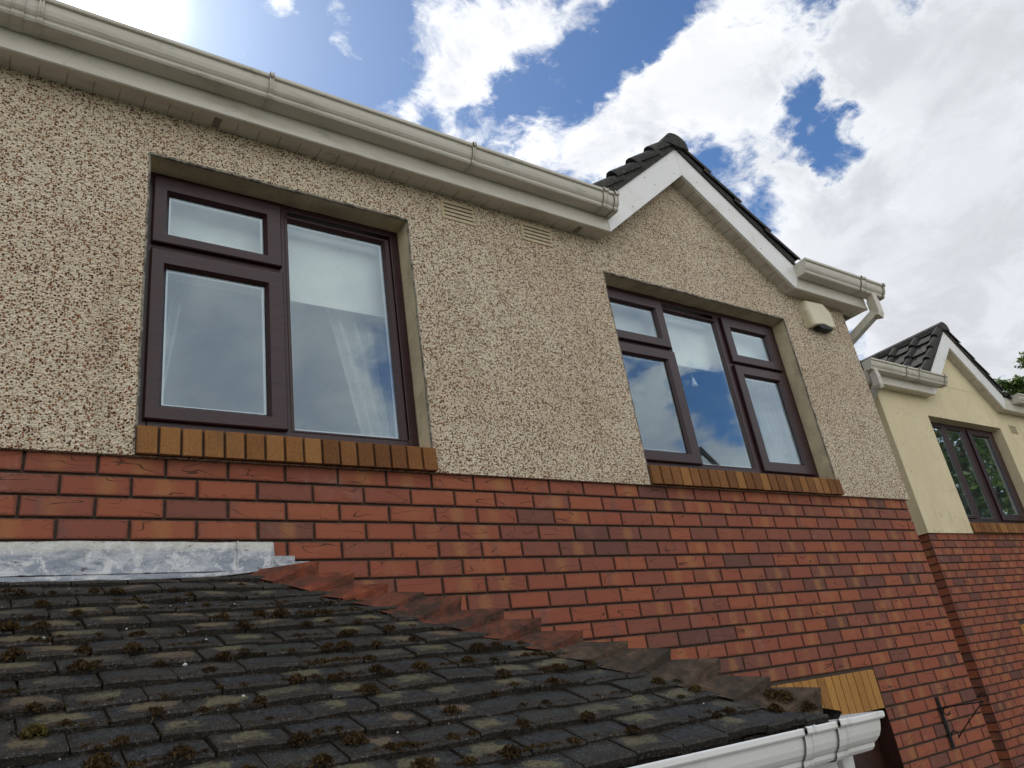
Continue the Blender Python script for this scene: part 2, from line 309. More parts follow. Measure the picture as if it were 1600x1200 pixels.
def f_hip(lo, hi, moss):
    def g(t, b, P):
        n = t.noise(P, 22, 6, .7)
        col = t.mix(t.ss(n, .3, .68), lo, hi)
        col = t.mix(t.m('MULTIPLY', t.ss(t.noise(P, 9, 5, .7), .42, .6), moss), col, (.035, .032, .026))
        col = t.mix(t.m('MULTIPLY', t.ss(t.noise(P, 47, 4, .7), .6, .7), .6), col, (.10, .085, .05))
        S(t, b, col, .85, t.bump(t.m('ADD', n, t.m('MULTIPLY', t.noise(P, 120, 3, .7), .6)), 1.0, .01), .25)
    return g
def f_lead(t, b, P):
    n = t.noise(t.v('MULTIPLY', P, (6, 8, 20)), 1.0, 7, .7, .5); z = t.sep(P)[2]
    col = t.mix(t.ss(n, .40, .62), (.25, .275, .32), (.47, .49, .51))
    top = t.ss(t.m('ADD', z, t.m('MULTIPLY', n, .04)), -.345, -.315)
    col = t.mix(t.m('MULTIPLY', top, .8), col, (.58, .57, .50))
    col = t.mix(t.m('MULTIPLY', t.ss(t.noise(t.v('MULTIPLY', P, (16, 16, 36)), 1.0, 6, .8), .58, .64), .85), col, (.09, .055, .055))
    col = t.mix(t.m('MULTIPLY', t.ss(t.noise(P, 17, 8, .8, .6), .50, .58), .75), col, (.66, .66, .64))
    S(t, b, col, .65, t.bump(t.noise(P, 11, 5, .6), 1.0, .035), .35)
def f_moss(t, b, P):
    at = t.n('ShaderNodeAttribute', attribute_name='rnd'); r = t.sep(at.outputs['Color'])
    col = t.ramp(t.m('ADD', t.m('MULTIPLY', r[0], .7), t.m('MULTIPLY', t.noise(P, 150, 2), .3)), [(0, (.018, .013, .007)), (.4, (.05, .032, .015)), (.65, (.085, .052, .020)), (.85, (.09, .078, .022)), (1, (.17, .16, .045))])
    S(t, b, col, .95, None, .1)
def f_simple(col, rough=.8, sc=30, amt=.25, bmp=.3, spec=.3):
    def g(t, b, P):
        dark = tuple(c * (1 - amt) for c in col)
        S(t, b, t.mix(t.ss(t.noise(P, sc, 5, .6), .35, .65), col, dark), rough, t.bump(t.noise(P, sc * 3, 3, .6), bmp, .004), spec)
    return g
def f_cloth(t, b, P):
    S(t, b, (.78, .80, .80), .9)
    n = t.noise(t.v('MULTIPLY', P, (12, 12, 5)), 2.2, 5, .7, 1.4)
    t.put(b.inputs['Base Color'], t.mix(t.ss(t.m('ABSOLUTE', t.m('SUBTRACT', n, .5)), .0, .03), (.86, .88, .88), (.60, .64, .66)))
    b.inputs['Transmission Weight'].default_value = 0.0
    tl = t.n('ShaderNodeBsdfTranslucent'); tl.inputs[0].default_value = (.6, .62, .62, 1)
    tp = t.n('ShaderNodeBsdfTransparent')
    a = t.n('ShaderNodeMixShader'); a.inputs[0].default_value = .25
    t.nt.links.new(b.outputs[0], a.inputs[1]); t.nt.links.new(tl.outputs[0], a.inputs[2])
    c = t.n('ShaderNodeMixShader'); c.inputs[0].default_value = .42
    t.nt.links.new(a.outputs[0], c.inputs[1]); t.nt.links.new(tp.outputs[0], c.inputs[2])
    t.nt.links.new(c.outputs[0], t.o.inputs[0])
def f_leaf(t, b, P):
    at = t.n('ShaderNodeAttribute', attribute_name='rnd'); r = t.sep(at.outputs['Color'])
    col = t.ramp(r[0], [(0, (.04, .08, .014)), (.5, (.085, .14, .025)), (1, (.17, .23, .04))])
    S(t, b, col, .5)
    tl = t.n('ShaderNodeBsdfTranslucent'); t.put(tl.inputs[0], t.mix(.5, col, (.22, .30, .04)))
    a = t.n('ShaderNodeMixShader'); a.inputs[0].default_value = .35
    t.nt.links.new(b.outputs[0], a.inputs[1]); t.nt.links.new(tl.outputs[0], a.inputs[2]); t.nt.links.new(a.outputs[0], t.o.inputs[0])

M = dict(ventcream=mat('cream_vent', f_simple((.60, .48, .30), .6, 30, .2)), vent=mat('grey_vent', f_simple((.30, .27, .22), .6)), dash=mat('pebble_dash', f_dash), cream=mat('cream_paint', f_cream), plaster=mat('reveal_plaster', f_plaster), bead=mat('plaster_bead', f_bead),
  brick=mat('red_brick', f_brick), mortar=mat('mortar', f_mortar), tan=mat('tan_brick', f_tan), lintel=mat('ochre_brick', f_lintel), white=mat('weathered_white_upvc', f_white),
  clean=mat('white_upvc', f_clean), brown=mat('rosewood_upvc', f_brown), gasket=mat('black_gasket', f_gasket), spacer=mat('glazing_spacer', f_spacer), glass=mat('window_glass', f_glass),
  roof=mat('dark_roof_tile', f_roof), plain=mat('mossy_plain_tile', f_plain), hipred=mat('terracotta_hip_tile', f_hip((.16, .042, .024), (.30, .085, .040), .6)),
  hipmid=mat('brown_hip_tile', f_hip((.11, .038, .023), (.20, .068, .038), .8)), hipdark=mat('dark_hip_tile', f_hip((.060, .040, .028), (.14, .092, .060), .75)),
  lead=mat('lead', f_lead), moss=mat('moss', f_moss), chip=mat('white_chip', f_simple((.7, .7, .66), .7)), room=mat('room_paint', f_simple((.50, .54, .58), .9, 1, .05, 0)),
  blind=mat('blind_cloth', f_simple((.88, .90, .85), .8, 2, .04, 0)), cloth=mat('curtain_cloth', f_cloth), iron=mat('black_iron', f_simple((.012, .011, .011), .5, 60, .3, .3)),
  alarm=mat('cream_plastic', f_simple((.70, .63, .43), .35, 6, .10, 0, .5)), alarmblack=mat('smoked_lens', f_simple((.012, .012, .014), .55, 10, .1, 0, .3)), dirt=mat('gutter_dirt', f_simple((.06, .055, .04), .95, 80, .5, .8)),
  leaf=mat('leaf', f_leaf), bark=mat('bark', f_simple((.09, .065, .045), .9, 20, .5, .8)), asphalt=mat('asphalt', f_simple((.05, .05, .052), .9, 40, .3)),
  paving=mat('concrete_paving', f_simple((.13, .125, .12), .85, 12, .2)), grass=mat('lawn', f_simple((.06, .10, .03), .95, 25, .4)), dark=mat('timber_and_reveal_shade', f_simple((.045, .018, .012), .5, 12, .4)), spot=mat('stain_dots', f_simple((.03, .02, .015), .8)))

# ------------------------------------------------------------------ mesh helpers
class MB:
    def __init__(s): s.v = []; s.f = []; s.c = []; s.uv = []
    def add(s, vs, fs, col=(.5, .5, .5), uvs=None):
        o = len(s.v); s.v += [tuple(p) for p in vs]
        for i, f in enumerate(fs):
            s.f.append(tuple(o + k for k in f)); s.c.append(col); s.uv.append(uvs[i] if uvs else None)
    def box(s, a, b, col=(.5, .5, .5), fn=None):
        x0, y0, z0 = a; x1, y1, z1 = b
        p = [(x0, y0, z0), (x1, y0, z0), (x1, y1, z0), (x0, y1, z0), (x0, y0, z1), (x1, y0, z1), (x1, y1, z1), (x0, y1, z1)]
        if fn: p = [fn(*q) for q in p]
        s.add(p, [(0, 3, 2, 1), (4, 5, 6, 7), (0, 1, 5, 4), (1, 2, 6, 5), (2, 3, 7, 6), (3, 0, 4, 7)], col)
    def prism(s, poly, y0, y1, col=(.5, .5, .5), fn=None):
        """poly in (x, z), extruded along y"""
        n = len(poly); p = [(x, y0, z) for x, z in poly] + [(x, y1, z) for x, z in poly]
        if fn: p = [fn(*q) for q in p]
        s.add(p, [tuple(range(n)), tuple(range(2 * n - 1, n - 1, -1))] + [(i, i + n, (i + 1) % n + n, (i + 1) % n) for i in range(n)], col)
    def tube(s, pts, r, seg=8, col=(.5, .5, .5), r2=None, square=False):
        pts = [Vector(p) for p in pts]; n = len(pts); vs = []; up = None
        for i, p in enumerate(pts):
            d = (pts[min(i + 1, n - 1)] - pts[max(i - 1, 0)]).normalized()
            if up is None: up = d.orthogonal().normalized() if not square else (Vector((1, 0, 0)) - d * d.x).normalized()
            a = (up - d * up.dot(d)).normalized(); up = a; bb = d.cross(a)
            rr = r if r2 is None else r + (r2 - r) * i / (n - 1)
            for k in range(seg):
                t = 2 * math.pi * (k + (.5 if square else 0)) / seg
                vs.append(p + (a * math.cos(t) + bb * math.sin(t)) * rr)
        fs = [(i * seg + k, i * seg + (k + 1) % seg, (i + 1) * seg + (k + 1) % seg, (i + 1) * seg + k) for i in range(n - 1) for k in range(seg)]
        fs += [tuple(range(seg - 1, -1, -1)), tuple((n - 1) * seg + k for k in range(seg))]
        s.add(vs, fs, col)
    def build(s, name, m, parent=None, smooth=False, bevel=0, clip=None, fix=True):
        me = bpy.data.meshes.new(name); me.from_pydata(s.v, [], s.f)
        ca = me.color_attributes.new('rnd', 'FLOAT_COLOR', 'CORNER'); ul = me.uv_layers.new(name='UVMap')
        cbuf = []; ubuf = []
        for poly, c, uv in zip(me.polygons, s.c, s.uv):
            for k in range(poly.loop_total):
                cbuf += (*c, 1); ubuf += uv[k] if uv else (.5, .5)
        ca.data.foreach_set('color', cbuf); ul.data.foreach_set('uv', ubuf)
        if fix or clip:
            bm = bmesh.new(); bm.from_mesh(me)
            for co, no in (clip or []):
                bmesh.ops.bisect_plane(bm, geom=bm.verts[:] + bm.edges[:] + bm.faces[:], plane_co=co, plane_no=no, clear_outer=True)
            if fix: bmesh.ops.recalc_face_normals(bm, faces=bm.faces[:])
            bm.to_mesh(me); bm.free()
        if smooth: me.polygons.foreach_set('use_smooth', [True] * len(me.polygons))
        me.materials.append(m)
        o = bpy.data.objects.new(name, me); COL.objects.link(o); o.parent = parent
        if bevel:
            md = o.modifiers.new('bevel', 'BEVEL'); md.width = bevel; md.segments = 2; md.limit_method = 'ANGLE'; md.angle_limit = R(35)
        return o
def thing(name, label, cat, loc=(0, 0, 0), group=None):
    o = bpy.data.objects.new(name, None); COL.objects.link(o); o.location = (0, 0, 0); o.empty_display_size = .2
    o['label'] = label; o['category'] = cat
    if group: o['group'] = group
    return o
def tag(o, label, cat, group=None):
    o['label'] = label; o['category'] = cat
    if group: o['group'] = group
    return o
def struct(o, kind='structure'): o['kind'] = kind; return o
rnd3 = lambda: (random.random(), random.random(), random.random())

HC = .0784
def brick_face(mb, a0, a1, z0, z1, fn, depth=.016):
    """one brick face standing proud of the mortar; fn maps (a, out, z) to the world"""
    j = lambda: random.uniform(-.0012, .0012)
    e = .0022; o = random.uniform(0, .0015)
    q = [(a0 + j(), z0 + j()), (a1 + j(), z0 + j()), (a1 + j(), z1 + j()), (a0 + j(), z1 + j())]
    inn = [(q[0][0] + e, q[0][1] + e), (q[1][0] - e, q[1][1] + e), (q[2][0] - e, q[2][1] - e), (q[3][0] + e, q[3][1] - e)]
    vs = [fn(a, -depth, z) for a, z in q] + [fn(a, o - e * .7, z) for a, z in q] + [fn(a, o, z) for a, z in inn]
    L = (a1 - a0) / .215; U = [(0, 0), (L, 0), (L, 1), (0, 1)]
    fs = [(8, 9, 10, 11)]; us = [U]
    for i in range(4):
        k = (i + 1) % 4
        fs += [(4 + i, 4 + k, 8 + k, 8 + i), (i, k, 4 + k, 4 + i)]; us += [[U[i], U[k], U[k], U[i]]] * 2
    mb.add(vs, fs, rnd3(), us)
def bricks(name, parent, a0, a1, ztop, rows, fn, skip=None, brk=None, phase=0.0, closer=True, z_of=0.0):
    mb = MB()
    for i in range(rows):
        zt = ztop - i * HC; zb = zt - HC + .010
        if zt > ztop: continue
        edges = []; start = phase + (i % 2) * .1125; k0 = math.floor((a0 - start) / .225)
        x = start + k0 * .225; bx = (brk + i * .1125) if brk is not None else 1e9; done = False
        while x < a1:
            if not done and x > bx - .01: w = .165; done = True
            else: w = .225
            edges.append((x, x + w)); x += w
        for xa, xb in edges:
            l = max(xa + .005, a0 if xa < a0 else xa + .005); r_ = min(xb - .005, a1)
            if r_ - l < .03: 
                if r_ - l > .005 and r_ >= a1 - .001: pass
                else: continue
            segs = [(l, r_)]
            for (sx0, sx1, sz0, sz1) in (skip or []):
                if zb < sz1 - .02 and zt > sz0 + .02:
                    ns = []
                    for (p, q) in segs:
                        if q <= sx0 or p >= sx1: ns.append((p, q)); continue
                        if p < sx0 - .02: ns.append((p, sx0 - .005))
                        if q > sx1 + .02: ns.append((sx1 + .005, q))
                    segs = ns
            for p, q in segs: brick_face(mb, p, q, zb, zt, fn)
    return mb.build(name, M['brick'], parent, fix=False)

def ring(mb, ox0, ox1, oz0, oz1, ix0, ix1, iz0, iz1, yf, yb, bead=.014, rec=.022):
    """picture-frame ring with a chamfered inner bead"""
    O = [(ox0, oz0), (ox1, oz0), (ox1, oz1), (ox0, oz1)]
    B_ = [(ix0 - bead, iz0 - bead), (ix1 + bead, iz0 - bead), (ix1 + bead, iz1 + bead), (ix0 - bead, iz1 + bead)]
    I = [(ix0, iz0), (ix1, iz0), (ix1, iz1), (ix0, iz1)]
    vs = [(x, yb, z) for x, z in O] + [(x, yf + .004, z) for x, z in O] + [(x + (.005 if x == ox0 else -.005), yf, z + (.005 if z == oz0 else -.005)) for x, z in O] \
        + [(x, yf, z) for x, z in B_] + [(x, yf + rec, z) for x, z in I] + [(x, yb, z) for x, z in I]
    fs = []
    for l in range(5):
        for i in range(4):
            k = (i + 1) % 4; fs.append((l * 4 + i, l * 4 + k, l * 4 + 4 + k, l * 4 + 4 + i))
    mb.add(vs, fs)
def window(parent, y0, dz, x0, x1, z0, z1, bars, lights, dx=0.0, deep=.095):
    """bars: rectangles of the fixed frame; lights: (kind, outer rect, glass rect)"""
    yf = y0 + deep; fr = MB(); t = .048
    F = lambda x, y, z: (x + dx, y, z + dz)
    fr.box((x0, yf, z0), (x0 + t, yf + .06, z1), fn=F); fr.box((x1 - t, yf, z0), (x1, yf + .06, z1), fn=F)
    fr.box((x0 + t, yf, z0), (x1 - t, yf + .06, z0 + t), fn=F); fr.box((x0 + t, yf, z1 - t), (x1 - t, yf + .06, z1), fn=F)
    for (a, b_, c, d) in bars: fr.box((a, yf + .001, c), (b_, yf + .058, d), fn=F)
    w = fr.build('window', M['brown'], parent, bevel=.004)
    gk = MB()
    for kind, o, g in lights:
        if kind == 'sash':
            s_ = MB(); yy = yf - .022
            ring(s_, o[0] + dx, o[1] + dx, o[2] + dz, o[3] + dz, g[0] + dx, g[1] + dx, g[2] + dz, g[3] + dz, yy, yf - .002)
            s_.build('sash', M['brown'], w); gy = yy + .024
        else:
            s_ = MB(); ring(s_, o[0] + dx, o[1] + dx, o[2] + dz, o[3] + dz, g[0] + dx, g[1] + dx, g[2] + dz, g[3] + dz, yf - .003, yf + .03, rec=.016)
            s_.build('glazing_bead', M['brown'], w); gy = yf + .015
        p = MB(); p.box((g[0] - .006 + dx, gy, g[2] - .006 + dz), (g[1] + .006 + dx, gy + .003, g[3] + .006 + dz)); p.build('pane', M['glass'], w)
        # pale spacer bar of the sealed unit, just inside the pane
        sp = MB(); e = .010
        for (a, b_, c, d) in ((g[0], g[0] + e, g[2], g[3]), (g[1] - e, g[1], g[2], g[3]), (g[0] + e, g[1] - e, g[2], g[2] + e), (g[0] + e, g[1] - e, g[3] - e, g[3])):
            sp.box((a + dx, gy + .008, c + dz), (b_ + dx, gy + .02, d + dz))
        sp.build('glazing_spacer', M['spacer'], w)
    return w

GUT = [(0, .105), (0, 0), (.066, 0), (.075, .003), (.081, .012), (.083, .024), (.089, .030), (.097, .042), (.103, .060), (.106, .078), (.107, .092), (.117, .094), (.120, .099), (.120, .112), (.117, .116),
       (.111, .116), (.109, .110), (.103, .101), (.101, .078), (.097, .060), (.090, .045), (.080, .034), (.076, .024), (.072, .010), (.064, .005), (.004, .005), (.004, .105)]
def sweep(mb, prof, path, z, sc=1.0, zs=1.0, caps=(True, True)):
    """path: (x, y) points, profile stands outward = to the right-hand side of travel"""
    n = len(path); m_ = len(prof); dirs = []
    for i in range(n - 1):
        d = Vector((path[i + 1][0] - path[i][0], path[i + 1][1] - path[i][1])).normalized(); dirs.append(Vector((d.y, -d.x)))
    vs = []
    for i in range(n):
        if i == 0: o = dirs[0]
        elif i == n - 1: o = dirs[-1]
        else:
            o = (dirs[i - 1] + dirs[i]); o = o / (o.dot(dirs[i]))
        for a, h in prof: vs.append((path[i][0] + o.x * a * sc, path[i][1] + o.y * a * sc, z + h * zs))
    fs = [(i * m_ + k, i * m_ + (k + 1) % m_, (i + 1) * m_ + (k + 1) % m_, (i + 1) * m_ + k) for i in range(n - 1) for k in range(m_)]
    mb.add(vs, fs)
    outer = prof[:15]
    for e, on in ((0, caps[0]), (n - 1, caps[1])):
        if on:
            o = dirs[0] if e == 0 else dirs[-1]; t = Vector((-o.y, o.x)) * (.006 if e else -.006); dd = -t if False else t
            p0 = [(path[e][0] + o.x * a * sc, path[e][1] + o.y * a * sc, z + h * zs) for a, h in outer]
            p1 = [(x + dd.x, y + dd.y, q) for x, y, q in p0]; k = len(p0)
            mb.add(p0 + p1, [tuple(range(k)), tuple(range(2 * k - 1, k - 1, -1))] + [(i, i + k, (i + 1) % k + k, (i + 1) % k) for i in range(k)])
def grow(prof, g):
    out = []
    for a, h in prof[:15]: out.append((a * (1 + g) + (g * .02 if a > .05 else 0), h * (1 + g) - g * .06))
    inn = [(a, h) for a, h in prof[:15]]
    return out + inn[::-1]
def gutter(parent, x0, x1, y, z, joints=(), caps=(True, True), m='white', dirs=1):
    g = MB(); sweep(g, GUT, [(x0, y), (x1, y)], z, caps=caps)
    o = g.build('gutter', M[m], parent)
    d = MB(); d.box((x0 + .01, y - .068, z + .006), (x1 - .01, y - .006, z + .022)); d.build('gutter_silt', M['dirt'], o)
    for xj, w in joints:
        b_ = MB(); sweep(b_, grow(GUT, .05), [(xj, y), (xj + w, y)], z, caps=(False, False))
        for e in (xj, xj + w):
            bb = grow(GUT, .075); sweep(b_, bb, [(e - .003, y), (e + .003, y)], z, caps=(False, False))
        b_.build('gutter_bracket', M[m], o)
    return o
# ------------------------------------------------------------------ roof tiles
def roll_tiles(name, parent, org, across, up, ncol, nrow, clip=None, gauge=.265, m='roof', width=.30, flip=1):
    org = Vector(org); across = Vector(across).normalized(); up = Vector(up).normalized(); nor = across.cross(up).normalized() * flip
    if nor.z < 0: nor = -nor
    prof = [(0, .012), (.010, .036), (.03, .052), (.055, .052), (.075, .036), (.092, .010), (.11, 0), (.19, -.002), (.26, .0), (.285, .006), (.302, .004)]
    mb = MB(); k = len(prof); L = gauge + .07; th = .024
    for r_ in range(nrow):
        for c in range(ncol):
            jit = random.uniform(-.003, .003); hj = random.uniform(-.002, .002); vs = []
            for v, lift in ((0, .046), (L, .004)):
                for (a, h) in prof:
                    p = org + across * (c * width + a * width / .30 + jit) + up * (r_ * gauge + v + jit) + nor * (h + lift + hj)
                    vs.append(p)
            for (a, h) in prof: vs.append(vs[prof.index((a, h))] - nor * th + up * .002)
            for i in range(k): vs.append(vs[k + i] - nor * th)
            fs = [(i, i + 1, k + i + 1, k + i) for i in range(k - 1)] + [(i + 1, i, 2 * k + i, 2 * k + i + 1) for i in range(k - 1)]
            fs += [(2 * k + i + 1, 2 * k + i, 3 * k + i, 3 * k + i + 1) for i in range(k - 1)]
            fs += [(0, k, 3 * k, 2 * k), (k - 1, 3 * k - 1, 4 * k - 1, 2 * k - 1)]
            mb.add(vs, fs, rnd3())
    return mb.build(name, M[m], parent, clip=clip)
def plain_tiles(name, parent, org, across, up, a0, a1, nrow, clip, gauge=.0975, w=.165):
    org = Vector(org); across = Vector(across).normalized(); up = Vector(up).normalized(); nor = across.cross(up).normalized()
    if nor.z < 0: nor = -nor
    mb = MB(); th = .019; L = .25
    for r_ in range(-1, nrow):
        a = a0 - random.random() * .01 + (r_ % 2) * w / 2; gg = r_ * gauge if r_ >= 0 else .012; LL = L if r_ >= 0 else .15
        while a < a1:
            ja = random.uniform(.0005, .004); ju = random.uniform(-.008, .007); jt = random.uniform(-.003, .007); tl = random.uniform(-.006, .006)
            vs = []
            bot = .037 + jt if r_ >= 0 else .008
            nseg = 4
            for v, h in ((0, bot), (.006, bot + .002), (LL, .002)):
                for s_ in range(nseg + 1):
                    u = s_ / nseg; e = math.sin(u * math.pi) * .0025
                    ww = random.uniform(-.003, .003) if v == 0 else 0
                    vs.append(org + across * (a + ja + u * (w - ja * 2)) + up * (gg + v + ju + ww) + nor * (h + e + tl * (u - .5) + (-.002 if v == 0 else 0)))
            k = nseg + 1
            for s_ in range(k): vs.append(vs[s_] - nor * th)
            for s_ in range(k): vs.append(vs[2 * k + s_] - nor * th)
            fs = []; us = []
            for q in range(2):
                v0 = 0 if q == 0 else .024; v1 = .024 if q == 0 else 1
                for i in range(nseg):
                    fs.append((q * k + i, q * k + i + 1, (q + 1) * k + i + 1, (q + 1) * k + i)); us.append([(i / nseg, v0), ((i + 1) / nseg, v0), ((i + 1) / nseg, v1), (i / nseg, v1)])
            for i in range(nseg): fs.append((i + 1, i, 3 * k + i, 3 * k + i + 1)); us.append([(0, 0)] * 4)
            fs += [(0, k, 2 * k, 4 * k, 3 * k), (k - 1, 4 * k - 1, 5 * k - 1, 3 * k - 1, 2 * k - 1)]; us += [[(0, 0)] * 5] * 2
            mb.add(vs, fs, rnd3(), us); a += w
    return mb.build(name, M['plain'], parent, clip=clip)

# ------------------------------------------------------------------ house builder
def house(label, Y, dz, X0, X1, apex, gl, gr, wins, finish, wall_top=1.64, side='right', layout=None, lintels=(), openings=(), gut_joints=((), ()), vents=(), far_x=None, sills=None, gtop=None):
    """front wall in the plane y = Y, facing -y; X0..X1 wall extent; gable foot gl, gr, apex (x, z under barge, z over barge)"""
    H = thing('house', label, 'house')
    ax, az, aztop = apex; SZ = 1.631 + dz; yr = Y - .018
    render = M[finish]
    # rendered wall, strips between break points
    xs = sorted(set([X0, X1, gl, ax, gr] + [w[0] for w in wins] + [w[1] for w in wins]))
    def top(x):
        if x <= gl or x >= gr: return SZ + .01
        return SZ + .01 + (az - SZ) * ((x - gl) / (ax - gl) if x < ax else (gr - x) / (gr - ax))
    mb = MB()
    for a, b_ in zip(xs[:-1], xs[1:]):
        ws = [w for w in wins if w[0] <= a + 1e-6 and w[1] >= b_ - 1e-6]
        if ws:
            w = ws[0]
            if sills: mb.add([(a, yr, dz), (b_, yr, dz), (b_, yr, w[2] - .05), (a, yr, w[2] - .05)], [(0, 1, 2, 3)])
            mb.add([(a, yr, w[3]), (b_, yr, w[3]), (b_, yr, top(b_)), (a, yr, top(a))], [(0, 1, 2, 3)])
        else:
            mb.add([(a, yr, dz), (b_, yr, dz), (b_, yr, top(b_)), (a, yr, top(a))], [(0, 1, 2, 3)])
        mb.add([(a, yr, dz), (b_, yr, dz), (b_, Y + .004, dz), (a, Y + .004, dz)], [(0, 1, 2, 3)])
    sx = X1 if side == 'right' else X0
    mb.add([(sx, yr, dz), (sx, Y + 7, dz), (sx, Y + 7, SZ + .01), (sx, yr, SZ + .01)], [(0, 1, 2, 3)])
    mb.add([(sx, Y, SZ + .01), (sx, Y + 7, SZ + .01), (sx, Y + 3.6, SZ + 2.3)], [(0, 1, 2)])
    mb.add([(sx, yr, dz), (sx, Y + 7, dz), (sx - (.03 if side == 'right' else -.03), Y + 7, dz), (sx - (.03 if side == 'right' else -.03), yr, dz)], [(0, 1, 2, 3)])
    mb.build('rendered_wall', render, H, fix=False)
    # brickwork below
    inx = .03; bx0 = X0 if side == 'right' else X0 + inx; bx1 = X1 - inx if side == 'right' else X1
    bricks('brick_wall', H, bx0, bx1, dz - .002, 42, lambda a, o, z: (a, Y - o, z), skip=list(openings) + list(lintels), brk=2.7 if side == 'right' else None, phase=0 if side == 'right' else .04)
    sxb = bx1 if side == 'right' else bx0; sg = 1 if side == 'right' else -1
    mo = MB(); zb = -3.3
    if openings:
        o = openings[0]; l = lintels[0]
        for a, b_, c, d in ((bx0, o[0], zb, dz), (o[1], bx1, zb, dz), (o[0], o[1], o[3], dz)):
            mo.add([(a, Y + .010, c), (b_, Y + .010, c), (b_, Y + .010, d), (a, Y + .010, d)], [(0, 1, 2, 3)])
    else: mo.add([(bx0, Y + .010, zb), (bx1, Y + .010, zb), (bx1, Y + .010, dz), (bx0, Y + .010, dz)], [(0, 1, 2, 3)])
    mo.add([(sxb - sg * .010, Y + .006, zb), (sxb - sg * .010, Y + 7, zb), (sxb - sg * .010, Y + 7, dz), (sxb - sg * .010, Y + .006, dz)], [(0, 1, 2, 3)])
    mo.build('mortar_joints', M['mortar'], H, fix=False)
    bricks('side_brick_wall', H, Y + .001, Y + 4.0, dz - .002, 42, lambda a, o, z: (sxb + sg * o, a, z), phase=Y + .1125)
    # ochre soldier course over the ground-floor opening
    for (a, b_, c, d) in lintels:
        mb = MB(); n = round((b_ - a) / .0735)
        for i in range(n):
            brick_face(mb, a + i * (b_ - a) / n + .0035, a + (i + 1) * (b_ - a) / n - .0035, c + .004, d - .006, lambda p, o, z: (p, Y - o - .001, z), depth=.02)
        mb.build('lintel', M['lintel'], H, fix=False)
    for (a, b_, c, d) in openings:
        mb = MB()
        mb.add([(b_, Y - .001, c), (b_, Y + .11, c), (b_, Y + .11, d), (b_, Y - .001, d)], [(0, 1, 2, 3)])
        mb.add([(a, Y - .001, c), (a, Y + .11, c), (a, Y + .11, d), (a, Y - .001, d)], [(0, 1, 2, 3)])
        mb.add([(a, Y, d + .002), (b_, Y, d + .002), (b_, Y + .11, d + .002), (a, Y + .11, d + .002)], [(0, 1, 2, 3)])
        mb.build('doorway_reveal', M['dark'], H, fix=False)  # shade of the brick reveal put into its colour as near-black brown
        mb = MB(); mb.box((a, Y + .11, c), (b_, Y + .15, d)); 
        for k in range(3): mb.box((a + .1 + k * .33, Y + .095, c + .3), (a + .34 + k * .33, Y + .11, d - .12))
        mb.build('door', M['dark'], H, bevel=.004)
    # window openings
    for wi, w in enumerate(wins):
        x0, x1, z0, z1 = w; mb = MB(); D = Y + .13; dxw = .012
        mb.add([(x0, yr, z0 - .05), (x0, D, z0 - .05), (x0 + dxw, D, z1), (x0, yr, z1)], [(0, 1, 2, 3)])
        mb.add([(x1, yr, z0 - .05), (x1, D, z0 - .05), (x1, D, z1), (x1, yr, z1)], [(0, 1, 2, 3)])
        N = 24; wob = [.004 * mnoise.noise((x0 * 3 + i * .4, 0, 1)) for i in range(N + 1)]
        for i in range(N):
            a = x0 + (x1 - x0) * i / N; b_ = x0 + (x1 - x0) * (i + 1) / N
            mb.add([(a, yr, z1), (b_, yr, z1), (b_, D, z1 - .012 + wob[i + 1]), (a, D, z1 - .012 + wob[i])], [(0, 1, 2, 3)])
        mb.build('window_reveal', M['plaster'] if finish == 'dash' else render, H, fix=False)
        if finish == 'dash':
            mb = MB()
            def wig(p, q, n=26):
                out = []
                for i in range(n + 1):
                    v = Vector(p).lerp(Vector(q), i / n); k = .0045 * mnoise.noise(v * 9)
                    out.append((v.x + k, v.y, v.z + k))
                return out
            mb.tube(wig((x0, yr + .003, z0 - .04), (x0, yr + .003, z1)), .0055, 6)
            mb.tube(wig((x0, yr + .003, z1), (x1, yr + .003, z1)), .0085, 6)
            mb.tube(wig((x1, yr + .003, z1), (x1, yr + .003, z0 - .04)), .0055, 6)
            mb.build('plaster_bead', M['bead'], H)
        # sill of bricks on edge
        mb = MB(); n = round((x1 - x0 + .01) / .079); zs = z0 - .112
        for i in range(n):
            a = x0 - .004 + i * (x1 - x0 + .012) / n + .0052; b_ = x0 - .004 + (i + 1) * (x1 - x0 + .012) / n - .0052; j = random.uniform(-.002, .002)
            p = [(a, Y - .045 + j, zs), (b_, Y - .045 + j, zs), (b_, Y + .1, zs + .02), (a, Y + .1, zs + .02), (a, Y - .042 + j, z0 - .003), (b_, Y - .042 + j, z0 - .003), (b_, Y + .1, z0 + .045), (a, Y + .1, z0 + .045)]
            mb.add(p, [(0, 3, 2, 1), (4, 5, 6, 7), (0, 1, 5, 4), (1, 2, 6, 5), (2, 3, 7, 6), (3, 0, 4, 7)], rnd3())
        s_ = mb.build('window_sill', M['tan'], H, bevel=.0025)
        mb = MB(); mb.box((x0 - .002, Y - .026, zs + .004), (x1 + .002, Y + .09, z0 - .008)); mb.build('sill_mortar', M['mortar'], s_)
    # fascia, soffit
    yF = Y - .127; side_x = (X1 + .22) if side == 'right' else (X0 - .22); fz = SZ; ft = SZ + .125
    lx0, rx1 = (X0, side_x) if side == 'right' else (side_x, X1)
    def fas(a, b_):
        mb = MB(); mb.box((a, yF, fz), (b_, yF + .018, ft + .06)); mb.box((a, yF - .004, fz), (b_, yF + .001, fz + .022)); mb.box((a, yF, fz - .003), (b_, yF + .03, fz + .004))
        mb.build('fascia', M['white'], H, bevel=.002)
    fas(lx0, gl); fas(gr, rx1)
